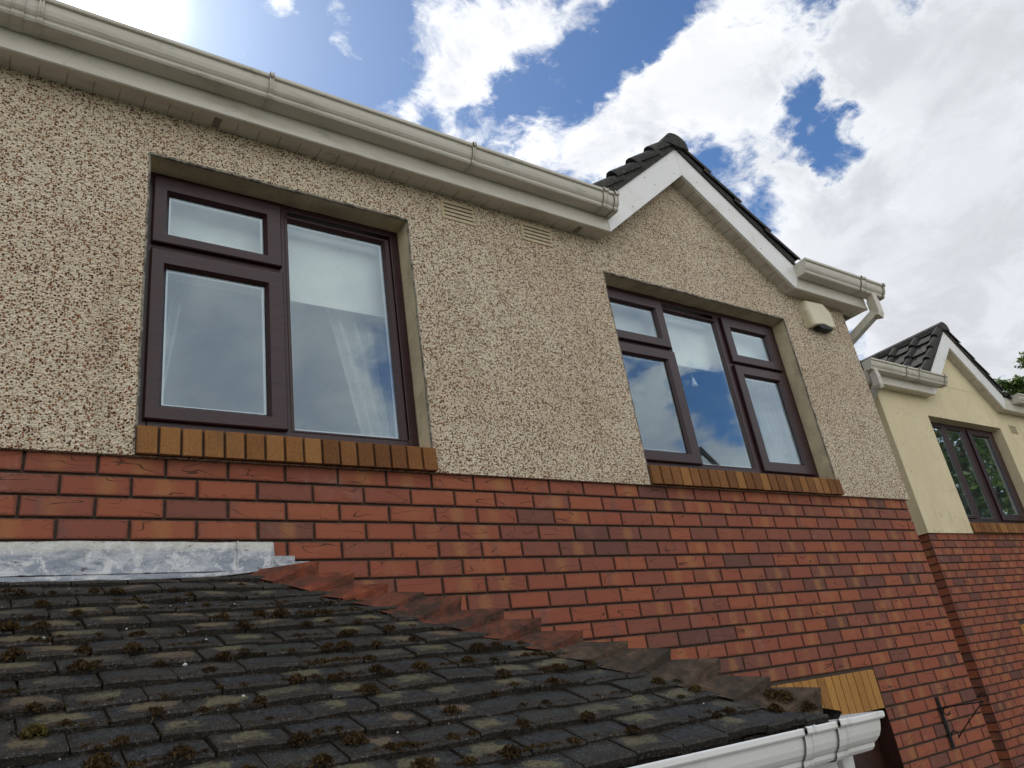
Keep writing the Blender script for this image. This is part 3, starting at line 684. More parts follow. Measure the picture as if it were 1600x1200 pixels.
    for qa, qb in ((lx0, gl), (gr, rx1)):
        mb = MB(); x = qa
        while x < qb - .01:
            mb.box((x + .0015, yF + .018, SZ + .004), (min(x + .1, qb) - .0015, Y + .02, SZ + .016)); x += .1
        mb.box((qa, yF + .018, SZ + .010), (qb, Y + .02, SZ + .018))
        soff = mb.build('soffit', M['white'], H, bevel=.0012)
        for vx in vents[2] if len(vents) > 2 else ():
            if qa < vx < qb:
                vs_ = MB()
                for k in range(7): vs_.box((vx, yF + .026 + k * .011, SZ + .0005), (vx + .034, yF + .031 + k * .011, SZ + .0045))
                vs_.build('soffit_vent', M['vent'], soff)
    mb = MB()
    # side overhang: boards along the side wall
    y = Y - .127
    while y < Y + 3.4:
        mb.box((min(side_x, sx) + .001, y + .0015, SZ + .004), (max(side_x, sx) - .001, y + .0985, SZ + .016)) if y > Y else None
        y += .1
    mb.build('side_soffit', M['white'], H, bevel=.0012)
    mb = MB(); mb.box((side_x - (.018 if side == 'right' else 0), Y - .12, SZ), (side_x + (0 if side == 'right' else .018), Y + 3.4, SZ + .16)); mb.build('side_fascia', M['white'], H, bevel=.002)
    # sloping soffit of the gable
    mb = MB()
    for (xa, xb) in ((gl, ax), (gr, ax)):
        za, zb2 = SZ + .004, az + .0; d = Vector((xb - xa, zb2 - za)); Ln = d.length; d /= Ln; nn = Vector((-d.y, d.x)); 
        if nn.y < 0: nn = -nn
        k = 0
        while k < Ln:
            e = min(k + .1, Ln); p = [(xa + d.x * q + nn.x * h, za + d.y * q + nn.y * h) for q, h in ((k + .0015, 0), (e - .0015, 0), (e - .0015, .012), (k + .0015, .012))]
            mb.prism(p, yF + .018, Y + .03); k += .1
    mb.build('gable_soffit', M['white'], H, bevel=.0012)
    # bargeboards
    lt = gtop or .242; slopeL = (aztop - (SZ + lt)) / (ax - gl)
    mb = MB(); mb.prism([(gl + .001, SZ - .001), (ax - .001, az), (ax - .001, aztop), (gl + .001, SZ + lt)], yF - .003, yF + .02)
    b1 = mb.build('bargeboard', M['clean'], H, bevel=.0025)
    mb = MB(); mb.prism([(gr - .001, SZ - .001), (gr + .085, SZ + .12), (gr + .085, SZ + lt - .03), (ax + .001, aztop), (ax + .001, az)], yF - .003, yF + .02)
    b2 = mb.build('bargeboard', M['clean'], H, bevel=.0025)
    if side == 'right':
        for bb, q, h in ((b1, .3, .04), (b1, .52, .16), (b1, .62, .07), (b1, .85, .17), (b1, .9, .05), (b2, .85, .08), (b2, .55, .13), (b2, .3, .05)):
            f_ = gl if bb is b1 else gr
            xx = f_ + (ax - f_) * q; zz = SZ + (az - SZ) * q + h * 1.2
            mb = MB(); mb.tube([(xx, yF - .0045, zz), (xx, yF - .001, zz)], .0042, 6); mb.build('nail_head', M['spot'], bb)
    # gable roof
    mL = (aztop - SZ - lt) / (ax - gl); mR = (aztop - SZ - lt + .03) / (gr + .085 - ax)
    for sgn, mm, foot in ((-1, mL, gl), (1, mR, gr + .085)):
        up = Vector((-sgn, 0, mm)).normalized(); nor = Vector((sgn * mm, 0, 1)).normalized()
        Ls = (Vector((ax, aztop)) - Vector((foot, SZ + lt))).length
        base = Vector((ax, Y - .16, aztop)) - up * (Ls + .03) + nor * .036
        nr = 4; gg = (Ls + .02) / nr
        # mortar bedding under the verge
        c0 = Vector((ax, 0, aztop)); c1 = c0 - up * Ls
        mbb = MB(); mbb.prism([(c1.x, c1.z), (c0.x, c0.z), (c0.x + nor.x * .055, c0.z + nor.z * .055), (c1.x + nor.x * .055, c1.z + nor.z * .055)], Y - .142, Y + 2.2)
        mbb.build('verge_mortar', M['roof'], H)
        if sgn < 0: roll_tiles('gable_roof_tiles', H, base, (0, 1, 0), up, 9, nr, gauge=gg)
        else: roll_tiles('gable_roof_tiles', H, base, (0, 1, 0), up, 9, nr, gauge=gg)
    mb = MB(); zc = aztop + .03
    for k in range(6):
        y0 = Y - .168 + k * .44
        pts = []
        for i in range(9):
            t = math.pi * (i / 8); pts.append((ax - math.cos(t) * .115, zc + math.sin(t) * .085 - (.03 if i in (0, 8) else 0)))
        mb.prism(pts + [(x * 1.0, z - .016) for x, z in pts[::-1]][:0] , y0, y0 + .45)
    mb.build('ridge_tile', M['roof'], H)
    # main roof slope behind the gutter
    up = Vector((0, math.cos(R(33)), math.sin(R(33)))); n_c = int((rx1 - lx0) / .3)
    base = Vector((rx1 - n_c * .3, Y - .14, SZ + .150))
    for a_, b_ in ((lx0, gl - .12), (gr + .13, rx1)):
        n_c = int((b_ - a_) / .3 + .5)
        if n_c > 0: roll_tiles('main_roof_tiles', H, (a_ if a_ > gl else b_ - n_c * .3, base.y, base.z), (1, 0, 0), up, n_c, 16)
    n_c = int((gr - gl) / .3); roll_tiles('main_roof_tiles', H, Vector((gl, base.y, base.z)) + up * 2.4, (1, 0, 0), up, n_c, 7)
    mb = MB(); t1 = base + up * 4.3
    mb.add([(lx0, Y - .02, SZ + .165 + .065), (rx1 - .02, Y - .02, SZ + .165 + .065), (rx1 - .02, t1.y, t1.z), (lx0, t1.y, t1.z), (lx0, t1.y + 3.5, SZ + .1), (rx1 - .02, t1.y + 3.5, SZ + .1)], [(0, 1, 2, 3), (3, 2, 5, 4)])
    mb.build('roof_underlay', M['roof'], H, fix=False)
    # gutters
    gz = SZ + .105
    if lx0 < gl - .2:
        gutter(H, lx0 - (0 if side == 'right' else .1), gl + .015 if side == 'right' else gl + .2, yF - .003, gz, gut_joints[0], caps=(side != 'right', True))
    gutter(H, gr + (.065 if side == 'right' else .30), side_x + .19 if side == 'right' else X1, yF - .003, gz, gut_joints[1], caps=(True, side == 'right'))
    # down-pipe with a swan neck round the corner
    px = sx + sg * .24; wx = sx + sg * .055; py = yF - .055; mb = MB()
    mb.tube([(px, py, gz + .01), (px, py, gz - .15)], .047, 4, square=True)
    mb.tube([(px, py, gz - .045), (px, py, gz - .17), (px - sg * .01, py + .01, gz - .20)], .054, 4, square=True)
    mb.tube([(px, py, gz - .15), (wx, Y + .28, gz - .46)], .046, 4, square=True)
    mb.tube([(wx, Y + .28, gz - .42), (wx, Y + .28, -3.2)], .046, 4, square=True)
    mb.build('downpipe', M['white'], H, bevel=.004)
    # air vents
    for (vx0, vx1, vz0, vz1) in (vents[0] if vents else ()):
        mb = MB(); n = 5; hh = (vz1 - vz0) / n
        mb.box((vx0, yr - .006, vz0), (vx1, yr + .004, vz1))
        v_ = mb.build('air_vent', M['ventcream'], H, bevel=.003)
        mb = MB()
        for k in range(4): mb.box((vx0 + .015, yr - .0075, vz0 + hh * (k + .75)), (vx1 - .012, yr - .003, vz0 + hh * (k + .75) + .007))
        mb.build('vent_slot', M['gasket'], v_)
    return H

L1 = [('sash', (.378, .945, 1.008, 1.357), (.446, .864, 1.068, 1.275)), ('sash', (.378, .948, .186, .976), (.444, .865, .255, .892)), ('fixed', (.968, 1.53, .185, 1.325), (.983, 1.490, .203, 1.296))]
L2 = [('sash', (2.985, 3.545, .992, 1.345), (3.055, 3.461, 1.064, 1.268)), ('sash', (2.985, 3.555, .186, .965), (3.055, 3.462, .260, .887)), ('fixed', (3.552, 4.098, .186, 1.318), (3.566, 4.083, .201, 1.291)),
      ('sash', (4.155, 4.722, .985, 1.345), (4.238, 4.633, 1.060, 1.260)), ('sash', (4.155, 4.722, .175, .962), (4.240, 4.630, .254, .884))]
W1 = (.34, 1.59, .112, 1.396); W2 = (2.96, 4.79, .112, 1.396)
Hs = house('two storey house with brown and cream pebble dashed upper wall over red brick', 0, 0, -3.2, 5.68, (3.89, 2.377, 2.62), 2.99, 4.906, [W1, W2], 'dash',
  lintels=[(3.30, 4.545, -1.335, -1.105)], openings=[(3.34, 4.545, -3.3, -1.335)],
  gut_joints=(((-.215, .035), (-.128, .012), (.80, .014), (1.925, .014), (2.885, .03), (2.975, .03)), ((5.73, .06), (6.06, .02))),
  vents=([(1.812, 2.026, 1.475, 1.605), (2.355, 2.58, 1.475, 1.605)], None, (.59, 2.76)))
window(Hs, 0, 0, .345, 1.585, .150, 1.398, [(.93, .985, .19, 1.36), (.39, .94, .955, 1.03)], L1)
window(Hs, 0, 0, 2.965, 4.785, .150, 1.398, [(3.52, 3.57, .19, 1.36), (4.09, 4.17, .19, 1.36), (3.0, 3.53, .945, 1.01), (4.17, 4.73, .945, 1.01)], L2)

# neighbour, set back about a metre
NY = 1.07; ND = .05
LN = [('fixed', (9.03, 9.43, .255, 1.40), (9.08, 9.40, .29, 1.365)), ('fixed', (9.47, 9.90, .235, 1.40), (9.52, 9.87, .27, 1.365)), ('sash', (10.02, 10.66, .235, 1.40), (10.11, 10.57, .32, 1.33))]
Hn = house('smooth cream painted house over red brick set back to the right', NY, ND, 7.96, 14.5, (9.97, 2.45, 2.69), 9.07, 10.87, [(8.93, 10.77, .165, 1.448)], 'cream', side='left',
  gut_joints=(((8.35, .02), (8.62, .04), (9.2, .02)), ((11.35, .02), (11.9, .03))), vents=([(11.04, 11.25, 1.40, 1.525)], None, ()), lintels=[(9.20, 10.3, -1.16, -.93)], openings=[(9.24, 10.3, -3.3, -1.16)])
window(Hn, NY, 0, 8.94, 10.765, .20, 1.45, [(9.41, 9.50, .24, 1.42), (9.88, 10.04, .24, 1.42)], [(k, (a[0], a[1], a[2], a[3]), g) for k, a, g in LN])

# ------------------------------------------------------------------ rooms, blinds and curtains
def room(parent, x0, x1, y0, z0, z1):
    mb = MB(); y1 = y0 + 3.2
    mb.add([(x0, y0, z0), (x1, y0, z0), (x1, y1, z0), (x0, y1, z0), (x0, y0, z1), (x1, y0, z1), (x1, y1, z1), (x0, y1, z1)], [(0, 1, 2, 3), (7, 6, 5, 4), (1, 2, 6, 5), (2, 3, 7, 6), (3, 0, 4, 7)])
    mb.build('room_wall', M['room'], parent, fix=False)
room(Hs, -.6, 2.2, .16, -.8, 1.55); room(Hs, 2.4, 5.3, .16, -.8, 1.55); room(Hn, 8.4, 11.6, NY + .16, -.8, 1.58)
def blind(x0, x1, y, z0, z1, label):
    mb = MB(); mb.box((x0, y, z0), (x1, y + .003, z1)); mb.box((x0, y - .006, z0 - .012), (x1, y + .01, z0 + .012))
    for k in range(16): mb.add([(x0, y + .03 + .022 * math.cos(t1), z1 + .02 * math.sin(t1)) for t1 in (k * .3927,)] * 0, [])
    return tag(mb.build('roller_blind', M['blind'], None, bevel=.002), label, 'blind', 'roller blinds behind the upstairs windows')
blind(.40, 1.56, .21, .925, 1.44, 'pale roller blind half drawn behind the two-light window under the straight gutter')
blind(3.0, 4.76, .21, .965, 1.44, 'pale roller blind half drawn behind the three-light window under the gable')
def drape(label, left, right, y, z0, z1, nf, amp=.022, n=40):
    mb = MB(); rows = 22; vs = []
    for j in range(rows + 1):
        v = j / rows; z = z0 + (z1 - z0) * v; a = left(v); b_ = right(v)
        for i in range(n + 1):
            u = i / n; vs.append((a + (b_ - a) * u, y + amp * math.sin(u * nf * 2 * math.pi + 1.2 * math.sin(v * 3)) + .008 * math.sin(u * nf * 5.1 + v * 6), z))
    fs = [(j * (n + 1) + i, j * (n + 1) + i + 1, (j + 1) * (n + 1) + i + 1, (j + 1) * (n + 1) + i) for j in range(rows) for i in range(n)]
    mb.add(vs, fs)
    o = mb.build('curtain', M['cloth'], None, smooth=True, fix=False); md = o.modifiers.new('thick', 'SOLIDIFY'); md.thickness = .002
    return tag(o, label, 'curtain')
drape('white curtain gathered to the left side of the two-light window', lambda v: .40, lambda v: .47 + .21 * v ** 1.5, .30, .05, 1.42, 4)
drape('white patterned net curtain sweeping down the right of the two-light window', lambda v: 1.44 - .30 * v ** 1.2, lambda v: 1.66, .30, .05, 1.42, 5)
drape('narrow white curtain at the left edge of the three-light window', lambda v: 3.0, lambda v: 3.09 + .12 * v ** 1.5, .30, .05, 1.42, 3)
drape('narrow white curtain at the right edge of the three-light window', lambda v: 4.66 - .12 * v, lambda v: 4.80, .30, .05, 1.42, 3)
mb = MB(); mb.tube([(3.89, .25, 1.2), (3.892, .25, .90)], .0022, 5)
mb.tube([(3.892, .25, .905), (3.892, .25, .895), (3.892, .25, .87), (3.892, .25, .85), (3.892, .25, .835)], .004, 10, r2=.026)
tag(mb.build('blind_pull', M['blind'], None, smooth=True), 'white bell shaped cord pull hanging below the blind of the three-light window', 'cord pull')
mb = MB(); pr_ = []
tag_ = None

# ------------------------------------------------------------------ alarm box and basket bracket
A_ = thing('alarm_box', 'cream burglar alarm box with black lower lens on pebble dashed wall beside the three-light window', 'alarm box')
mb = MB()
back = [(5.075, 1.36), (5.045, 1.50), (5.06, 1.585), (5.30, 1.60), (5.375, 1.53), (5.385, 1.38), (5.30, 1.368), (5.22, 1.385)]
cx = sum(p[0] for p in back) / 8; cz = sum(p[1] for p in back) / 8
lay = [(-.018, 1.0), (-.060, .99), (-.078, .95), (-.088, .86)]
vs = [];
for y, s_ in lay: vs += [(cx + (x - cx) * s_, y, cz + (z - cz) * s_) for x, z in back]
fs = [(l * 8 + i, l * 8 + (i + 1) % 8, l * 8 + 8 + (i + 1) % 8, l * 8 + 8 + i) for l in range(3) for i in range(8)] + [tuple(24 + i for i in range(8))]
mb.add(vs, fs); mb.build('alarm_cover', M['alarm'], A_, bevel=.006)
mb = MB(); mb.prism([(5.13, 1.362), (5.16, 1.392), (5.28, 1.392), (5.335, 1.372), (5.315, 1.352), (5.17, 1.347)], -.084, -.03); mb.build('strobe_lens', M['alarmblack'], A_, bevel=.005)

B_ = thing('basket_bracket', 'black wrought iron hanging basket bracket with scrolls near the brick corner', 'bracket')
bx = 5.142
mb = MB(); mb.box((bx - .018, -.010, -1.635), (bx + .018, -.001, -1.335)); mb.box((bx - .006, -.014, -1.635), (bx + .006, -.008, -1.34)); mb.build('back_plate', M['iron'], B_, bevel=.002)
def arc(cy, cz, r0, r1, a0, a1, n=20): return [(bx, cy + (r0 + (r1 - r0) * i / n) * math.cos(a0 + (a1 - a0) * i / n), cz + (r0 + (r1 - r0) * i / n) * math.sin(a0 + (a1 - a0) * i / n)) for i in range(n + 1)]
mb = MB(); mb.tube([(bx, -.008, -1.405), (bx, -.06, -1.398), (bx, -.15, -1.396), (bx, -.285, -1.392)], .0045, 6)
mb.tube(arc(-.302, -1.368, .028, .024, -1.2, 4.2), .004, 6); mb.build('top_arm', M['iron'], B_, smooth=True)
mb = MB(); mb.tube([(bx, -.285, -1.392), (bx, -.20, -1.46), (bx, -.11, -1.535), (bx, -.055, -1.585)] + arc(-.04, -1.562, .028, .016, -2.3, -6.6), .0036, 6)
mb.build('brace_scroll', M['iron'], B_, smooth=True)
mb = MB(); mb.tube(arc(-.042, -1.428, .026, .016, 2.2, -3.4), .0036, 6); mb.build('upper_scroll', M['iron'], B_, smooth=True)

# ------------------------------------------------------------------ porch with hipped tile roof
Pn = thing('porch', 'lean-to porch with mossy hipped roof of small dark tiles below the windows', 'porch')
TN = .56; AN = math.atan(TN); ye = -1.375; zr = lambda y: -.474 + TN * (y + .03)
HX = .80
up = Vector((0, math.cos(AN), math.sin(AN))); org = Vector((0, ye, zr(ye)))
nh = Vector((1, .9, 0)).normalized(); TS = TN / .9; AS = math.atan(TS)
plain_tiles('roof_tiles', Pn, org, (1, 0, 0), up, -3.05, 2.6, 16, [((HX, 0, 0), nh), ((2.0, 0, 0), (1, 0, 0)), ((0, -.006, 0), (0, 1, 0))])
xs_e = HX - .9 * ye
up2 = Vector((-math.cos(AS), 0, math.sin(AS)))
plain_tiles('side_roof_tiles', Pn, (xs_e, 0, zr(ye)), (0, 1, 0), up2, -1.6, 0, 16, [((HX, 0, 0), -nh), ((0, -.006, 0), (0, 1, 0))])
mb = MB(); zz0 = zr(ye) - .01
mb.add([(-3.1, ye + .01, zz0), (xs_e - .01, ye + .01, zz0), (HX, -.002, zr(0) - .012), (-3.1, -.002, zr(0) - .012), (xs_e - .01, -.002, zz0)], [(0, 1, 2, 3), (1, 4, 2)])
mb.build('roof_underlay', M['mortar'], Pn, fix=False)
# bonnet hip tiles
def bonnet(k):
    t = .150 + k * .0995 + random.uniform(-.004, .004); lo = []; hi = []
    P0 = Vector((HX + .0, 0, zr(0))) + Vector((.9, -1, -TN)) * t
    upv = Vector((-.9, 1, TN)); mb = MB(); rows = 3; n = 10; W_ = .15; vs = []
    j = random.uniform(-.010, .010); jh = random.uniform(-.010, .012)
    for r_ in range(rows + 1):
        q = r_ / rows
        for i in range(n + 1):
            s_ = (i / n - .5) * 2; a = abs(s_)
            crest = .112 - .066 * q + jh; edge = .046 - .018 * q
            h = edge + (crest - edge) * (1 - a) ** 1.3
            off = Vector((-W_ * a, 0, 0)) if s_ < 0 else Vector((0, W_ * a, 0))
            dz_ = 0 if True else 0
            sweep_back = .020 * (1 - a) ** 2
            p = P0 + upv * (q * .16 - sweep_back * (1 - q) + j) + off
            # the wing follows the plane of its own slope
            if s_ < 0: zpl = zr(p.y)
            else: zpl = zr(0) - TS * (p.x - HX)
            nz = mnoise.noise(p * 13) * .008 + mnoise.noise(p * 45) * .003
            vs.append(Vector((p.x, p.y, zpl + h + nz)))
    m_ = len(vs)
    for i in range(n + 1):
        p = vs[i]; vs.append(Vector((p.x - .004, p.y + .004, p.z - .026)))
    for i in range(n + 1):
        p = vs[i]; zpl = zr(p.y) if i <= n / 2 else zr(0) - TS * (p.x - HX)
        vs.append(Vector((p.x - .014, p.y + .014, zpl)))
    fs = [(r_ * (n + 1) + i, r_ * (n + 1) + i + 1, (r_ + 1) * (n + 1) + i + 1, (r_ + 1) * (n + 1) + i) for r_ in range(rows) for i in range(n)]
    fs += [(i + 1, i, m_ + i, m_ + i + 1) for i in range(n)] + [(m_ + i + 1, m_ + i, m_ + n + 1 + i, m_ + n + 2 + i) for i in range(n)]
    mb.add(vs, fs, rnd3())
    mm = 'hipred' if k < 3 else 'hipmid' if k < 8 else 'hipdark'
    o = mb.build('hip_tile', M[mm], Pn, fix=False, clip=[((0, -.016, 0), (0, 1, 0)), ((0, 0, -.428), (0, 0, 1))])
    if k < 3: o['label'] = 'reddish terracotta hip tile'
    return o
for k in range(13): bonnet(k)
# gutter round the corner of the porch
gy = -1.333; gx = 2.075; gz = -1.312
mb = MB(); sweep(mb, GUT, [(-3.2, gy), (gx, gy), (gx, -.002)], gz, zs=.88, caps=(False, True)); Gp = mb.build('gutter', M['clean'], Pn)
mb = MB(); mb.box((-3.1, gy - .068, gz + .006), (gx + .066, gy - .006, gz + .022)); mb.box((gx + .006, gy - .006, gz + .006), (gx + .066, -.01, gz + .022)); mb.build('gutter_silt', M['dirt'], Gp)
def gbr(x, w):
    mb = MB(); sweep(mb, grow(GUT, .05), [(x, gy), (x + w, gy)], gz, zs=.88, caps=(False, False))
    for e in (x, x + w): sweep(mb, grow(GUT, .08), [(e - .003, gy), (e + .003, gy)], gz, zs=.88, caps=(False, False))
    mb.build('gutter_bracket', M['clean'], Gp)
gbr(1.80, .035); gbr(1.955, .045); gbr(.6, .035); gbr(-.6, .035)
mb = MB(); mb.box((-3.2, gy + .002, -1.42), (gx - .004, gy + .02, -1.20)); mb.box((gx - .022, gy + .02, -1.42), (gx - .004, -.002, -1.20)); mb.build('fascia', M['clean'], Pn, bevel=.002)
mb = MB(); mb.box((-3.2, gy + .02, -1.418), (gx - .022, -.98, -1.41)); mb.box((gx - .24, -.98, -1.418), (gx - .022, -.002, -1.41)); mb.build('soffit', M['clean'], Pn)
mb = MB(); mb.box((-3.2, -1.06, -3.3), (1.86, -.002, -1.41)); mb.build('porch_wall', M['cream'], Pn)
mb = MB(); mb.tube([(2.13, -1.30, gz), (2.13, -1.30, gz - .12), (1.93, -1.12, gz - .30), (1.93, -1.12, -3.3)], .044, 4, square=True); mb.build('downpipe', M['clean'], Pn, bevel=.004)
# white chips lying in the open gutter end
mb = MB()
for i in range(46):
    x = random.uniform(1.83, 2.13); y = gy - random.uniform(.02, .085); r_ = random.uniform(.004, .012); z = gz + .06 + random.uniform(0, .03)
    mb.add([(x + r_ * a + random.uniform(-.003, .003), y + r_ * b_, z + r_ * c) for a, b_, c in ((1, 0, 0), (-1, .2, 0), (0, 1, .1), (0, -1, 0), (0, 0, .9), (0, 0, -.8))], [(0, 2, 4), (2, 1, 4), (1, 3, 4), (3, 0, 4), (2, 0, 5), (1, 2, 5), (3, 1, 5), (0, 3, 5)])
struct(mb.build('gutter_debris', M['chip'], None, fix=True), 'stuff')['label'] = 'pale grit and stones lying in the porch gutter'

# lead flashing
def flash():
    mb = MB(); n = 150; x0, x1 = -3.0, .842; vs = []; rows = [(-.006, -.318), (-.011, -.324), (-.016, -.36), (-.020, -.40), (-.026, -.428), (-.034, -.436)]
    for i in range(n + 1):
        x = x0 + (x1 - x0) * i / n
        for k, (y, z) in enumerate(rows):
            wob = mnoise.noise((x * 2.3, k * .5, 0)); w2 = mnoise.noise((x * 9, k * .8, 4))
            vs.append((x, y - .006 * (k / 5) * (1 + wob) - .0025 * w2, z + (.004 * wob + .0015 * w2) * (1 if k in (0, 5, 4) else .4)))
    K = len(rows)
    mb.add(vs, [(i * K + k, (i + 1) * K + k, (i + 1) * K + k + 1, i * K + k + 1) for i in range(n) for k in range(K - 1)])
    o = mb.build('lead_flashing', M['lead'], Pn, smooth=True, fix=False); md = o.modifiers.new('t', 'SOLIDIFY'); md.thickness = .003
    # apron lying on the top course
    mb = MB(); vs = []; rows = [(-.012, -.434), (-.04, -.441), (-.080, -.452), (-.094, -.466)]
    x1 = .985
    for i in range(n + 1):
        x = x0 + (x1 - x0) * i / n
        lift = max(0, (x - .66)) ** 1.2 * .30
        for k, (y, z) in enumerate(rows):
            wob = mnoise.noise((x * 2.1, k * .4 + 7, 2)); f = min(1, max(0, (x - .58) / .26)); f = f * f * (3 - 2 * f); yy = y - .006 * wob * (k > 1); zz = z + .004 * wob
            vs.append((x, yy * (1 - f) + (-.012 - .010 * k) * f, zz * (1 - f) + (-.412 - .008 * k) * f))
    K = len(rows); mb.add(vs, [(i * K + k, (i + 1) * K + k, (i + 1) * K + k + 1, i * K + k + 1) for i in range(n) for k in range(K - 1)])
    a = mb.build('apron', M['lead'], o, smooth=True, fix=False); md = a.modifiers.new('t', 'SOLIDIFY'); md.thickness = .003
    mb = MB(); mb.box((.843, -.011, -.425), (.925, -.004, -.372)); mb.box((.926, -.009, -.420), (.985, -.003, -.394)); mb.build('flashing_step', M['lead'], o, bevel=.001)
    mb = MB(); mb.box((.700, -.034, -.425), (.704, -.013, -.32)); mb.build('lap_seam', M['lead'], o)
flash()

# moss and chips on the porch roof
def clump(mb, c, r_, n, col, flat=.6):
    for i in range(n):
        a = random.uniform(0, 2 * math.pi); e = random.uniform(0, 1) ** .6 * math.pi / 2; q = r_ * random.uniform(.55, 1.0)
        p = Vector((math.cos(a) * math.cos(e), math.sin(a) * math.cos(e), math.sin(e) * flat)) * q + c
        s_ = r_ * random.uniform(.09, .19) + .0008; d1 = Vector(rnd3()) - Vector((.5, .5, .5)); d2 = Vector(rnd3()) - Vector((.5, .5, .5)); d1.normalize(); d2.normalize()
        cc = (min(1, max(0, col + random.uniform(-.2, .2))), .5, .5)
        mb.add([p - d1 * s_, p + d1 * s_, p + d2 * s_ * 1.2 + Vector((0, 0, s_ * .4))], [(0, 1, 2)], cc)
random.seed(11)
mb = MB()
def on_roof(x, v, h=.026):
    p = org + up * v; return Vector((x, p.y, p.z + h))
for r_ in range(1, 15):
    x = -2.2
    v0 = r_ * .0975
    while x < HX - .9 * (org + up * v0).y - .06:
        dens = mnoise.noise((x * 1.7, v0 * 4, 3)) + .25
        if random.random() < .38 + dens * .9:
            clump(mb, on_roof(x, v0 - random.uniform(.001, .014), .037), random.uniform(.007, .017), 40, .2 + random.random() * .5)
        x += random.uniform(.008, .022)
for i in range(330):
    v0 = random.randint(1, 14) * .0975 - random.uniform(-.006, .014); x = random.uniform(-1.2, HX - .9 * (org + up * v0).y - .10)
    r_ = random.uniform(.011, .026) if i % 4 else random.uniform(.024, .036); clump(mb, on_roof(x, v0 - .004, .034), r_, int(140 + r_ * 6000), .25 + random.random() * .3, .75)
for x, v0, r_, c in ((.02, .46, .030, .95), (.12, .30, .034, .5), (.36, .16, .040, .5), (.62, .24, .032, .45), (.9, .3, .03, .4), (-.06, .62, .03, .5), (.25, .48, .028, .45), (1.93, .075, .05, .62), (1.91, .10, .045, .55), (1.85, .05, .03, .4), (1.97, .03, .035, .45), (1.7, .22, .03, .8), (1.62, .3, .03, .4)):
    clump(mb, on_roof(x, v0, .034), r_, 480, c, .8)
for i in range(46):
    rr_ = random.randint(1, 14); v0 = rr_ * .0975; x = random.uniform(-1.3, HX - .9 * (org + up * v0).y - .2); L_ = random.uniform(.05, .22); cc_ = .2 + random.random() * .35
    q = 0
    while q < L_ and x + q < HX - .9 * (org + up * v0).y - .08:
        r_ = random.uniform(.010, .019); clump(mb, on_roof(x + q, v0 - random.uniform(-.002, .014), .036), r_, 90, cc_, .8); q += r_ * 1.1
for i in range(90):   # moss in the angle of the hip tiles
    t = random.uniform(.1, 1.33); p = Vector((HX, 0, zr(0))) + Vector((.9, -1, -TN)) * t + Vector((-random.uniform(.08, .14), 0, .024)); clump(mb, p, random.uniform(.008, .018), 60, .3 + random.random() * .2)
mo = mb.build('moss', M['moss'], None, fix=False); mo['kind'] = 'stuff'; mo['label'] = 'brown and green moss tufts growing along the porch tile courses'
mb = MB()
for i in range(230):
    v0 = random.uniform(.0, 1.5); x = random.uniform(-1.4, HX - .9 * (org + up * v0).y - .05); r_ = random.choice((.0015, .002, .0025, .0035, .006)) * random.uniform(.7, 1.1); p = on_roof(x, v0, .034)
    mb.add([p + Vector((r_ * a, r_ * b_, r_ * c)) for a, b_, c in ((1, 0, 0), (-1, .2, 0), (0, 1, .1), (0, -1, 0), (0, 0, .9), (0, 0, -.8))], [(0, 2, 4), (2, 1, 4), (1, 3, 4), (3, 0, 4), (2, 0, 5), (1, 2, 5), (3, 1, 5), (0, 3, 5)])
ch = mb.build('loose_chips', M['chip'], None); ch['kind'] = 'stuff'; ch['label'] = 'small white stone chips fallen on the porch tiles'

# ------------------------------------------------------------------ ground, street and what the windows reflect
GZ = -3.3
mb = MB(); mb.add([(-400, -400, GZ), (400, -400, GZ), (400, 400, GZ), (-400, 400, GZ)], [(0, 1, 2, 3)]); struct(mb.build('ground', M['grass'], None, fix=False))
mb = MB(); mb.add([(-12, -6.5, GZ + .004), (16, -6.5, GZ + .004), (16, 1.2, GZ + .004), (-12, 1.2, GZ + .004)], [(0, 1, 2, 3)]); struct(mb.build('driveway', M['paving'], None, fix=False))
mb = MB(); mb.add([(-60, -14, GZ + .004), (60, -14, GZ + .004), (60, -8.3, GZ + .004), (-60, -8.3, GZ + .004)], [(0, 1, 2, 3)]); struct(mb.build('road', M['asphalt'], None, fix=False))
mb = MB(); mb.box((-60, -8.3, GZ - .1), (60, -6.52, GZ + .12)); struct(mb.build('pavement', M['paving'], None))

def opposite():
    o = thing('house', 'white gabled house across the street, reflected in the three-light window', 'house')
    ax, ay, az = 16.04, -9.9, 4.94; w = 4.2
    mb = MB(); mb.prism([(ax - w, GZ), (ax + w, GZ), (ax + w, az - 3.6), (ax, az - .25), (ax - w, az - 3.6)], ay - 8, ay); mb.build('wall', mat('white_render', f_simple((.88, .87, .82), .8, 3, .05)), o)
    for s_ in (-1, 1):
        mb = MB(); mb.prism([(ax, az), (ax + s_ * (w + .3), az - 3.85), (ax + s_ * (w + .3), az - 4.02), (ax, az - .17)], ay - 8.2, ay + .03); mb.build('roof', M['roof'], o)
    for wx in (-2, 1):
        mb = MB(); mb.box((ax + wx, ay + .001, -.2), (ax + wx + 1.2, ay + .03, 1.0)); mb.build('window', M['brown'], o)
opposite()

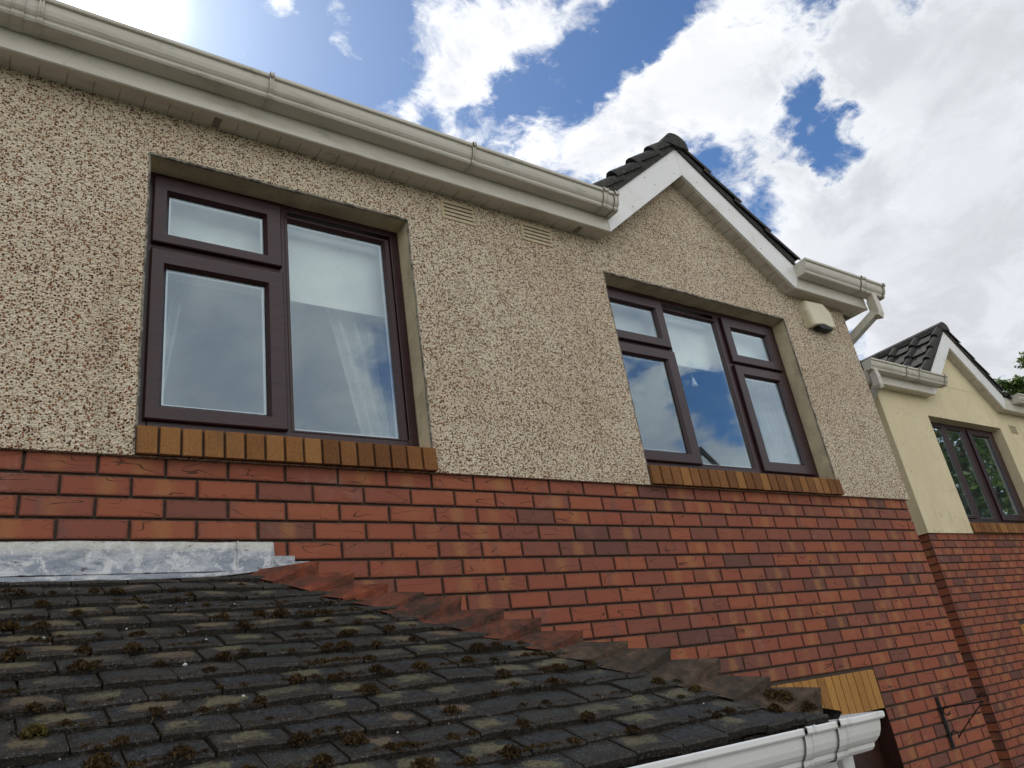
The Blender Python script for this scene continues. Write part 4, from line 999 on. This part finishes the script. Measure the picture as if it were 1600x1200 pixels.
def tree(label, x, y, h, cw, n, seed, bare=(), leafs=.10):
    random.seed(seed); o = thing('tree', label, 'tree')
    t = MB(); top = Vector((x + .2, y, GZ + h * .72)); t.tube([(x, y, GZ), (x + .05, y, GZ + h * .25), (x - .05, y + .1, GZ + h * .5), top], h * .03, 10, r2=h * .008)
    cl = []
    for i in range(26):
        a = random.uniform(0, 6.28); q = random.uniform(.25, 1) * cw; zz = GZ + h * random.uniform(.32, .98); q *= math.sqrt(max(.08, 1 - ((zz - GZ - h * .6) / (h * .45)) ** 2))
        e = Vector((x + math.cos(a) * q, y + math.sin(a) * q, zz)); s_ = Vector((x, y, GZ + h * random.uniform(.2, .6)))
        t.tube([s_, s_.lerp(e, .5) + Vector((0, 0, -.15)), e], h * .009, 6, r2=h * .0016); cl.append(e)
    for e in bare:
        e = Vector(e); s_ = Vector((x, y, e.z - 1.2)); t.tube([s_, s_.lerp(e, .5) + Vector((0, 0, -.1)), e], .03, 5, r2=.006)
        for k in range(16): cl.append(s_.lerp(e, random.uniform(.6, 1)) + Vector(rnd3()) * .2)
    t.build('trunk', M['bark'], o, smooth=True)
    L = MB()
    for i in range(n):
        c = random.choice(cl); rr = (.95 if cl.index(c) < 26 else .16) * (cw * .32 if cl.index(c) < 26 else 1)
        d = Vector((random.gauss(0, 1), random.gauss(0, 1), random.gauss(0, .8))); p = c + d * rr * .55
        s_ = leafs * random.uniform(.6, 1.2); u = Vector((random.gauss(0, 1), random.gauss(0, 1), random.gauss(0, .6))).normalized(); v = u.orthogonal().normalized(); v = (v + u.cross(v) * random.uniform(-1, 1)).normalized()
        L.add([p - u * s_ * .6, p + v * s_ * .4, p + u * s_ * .7, p - v * s_ * .4], [(0, 1, 2, 3)], rnd3())
    L.build('crown', M['leaf'], o, fix=False)
BARE = ((22.5, 3.95, 5.55), (22.5, 4.9, 5.25), (22.5, 4.6, 4.75), (22.5, 3.6, 5.0))
tree('leafy green tree rising behind the neighbouring cream house', 24.0, 2.4, 8.9, 2.3, 16000, 5, bare=BARE, leafs=.11)
tree('tall green tree in the front garden opposite the cream house', 17.5, -2.2, 8.5, 2.7, 12000, 9, leafs=.14)
tree('bushy tree beside the road reflected in the cream house window', 21.5, -5.2, 7.2, 2.6, 9000, 12, leafs=.14)
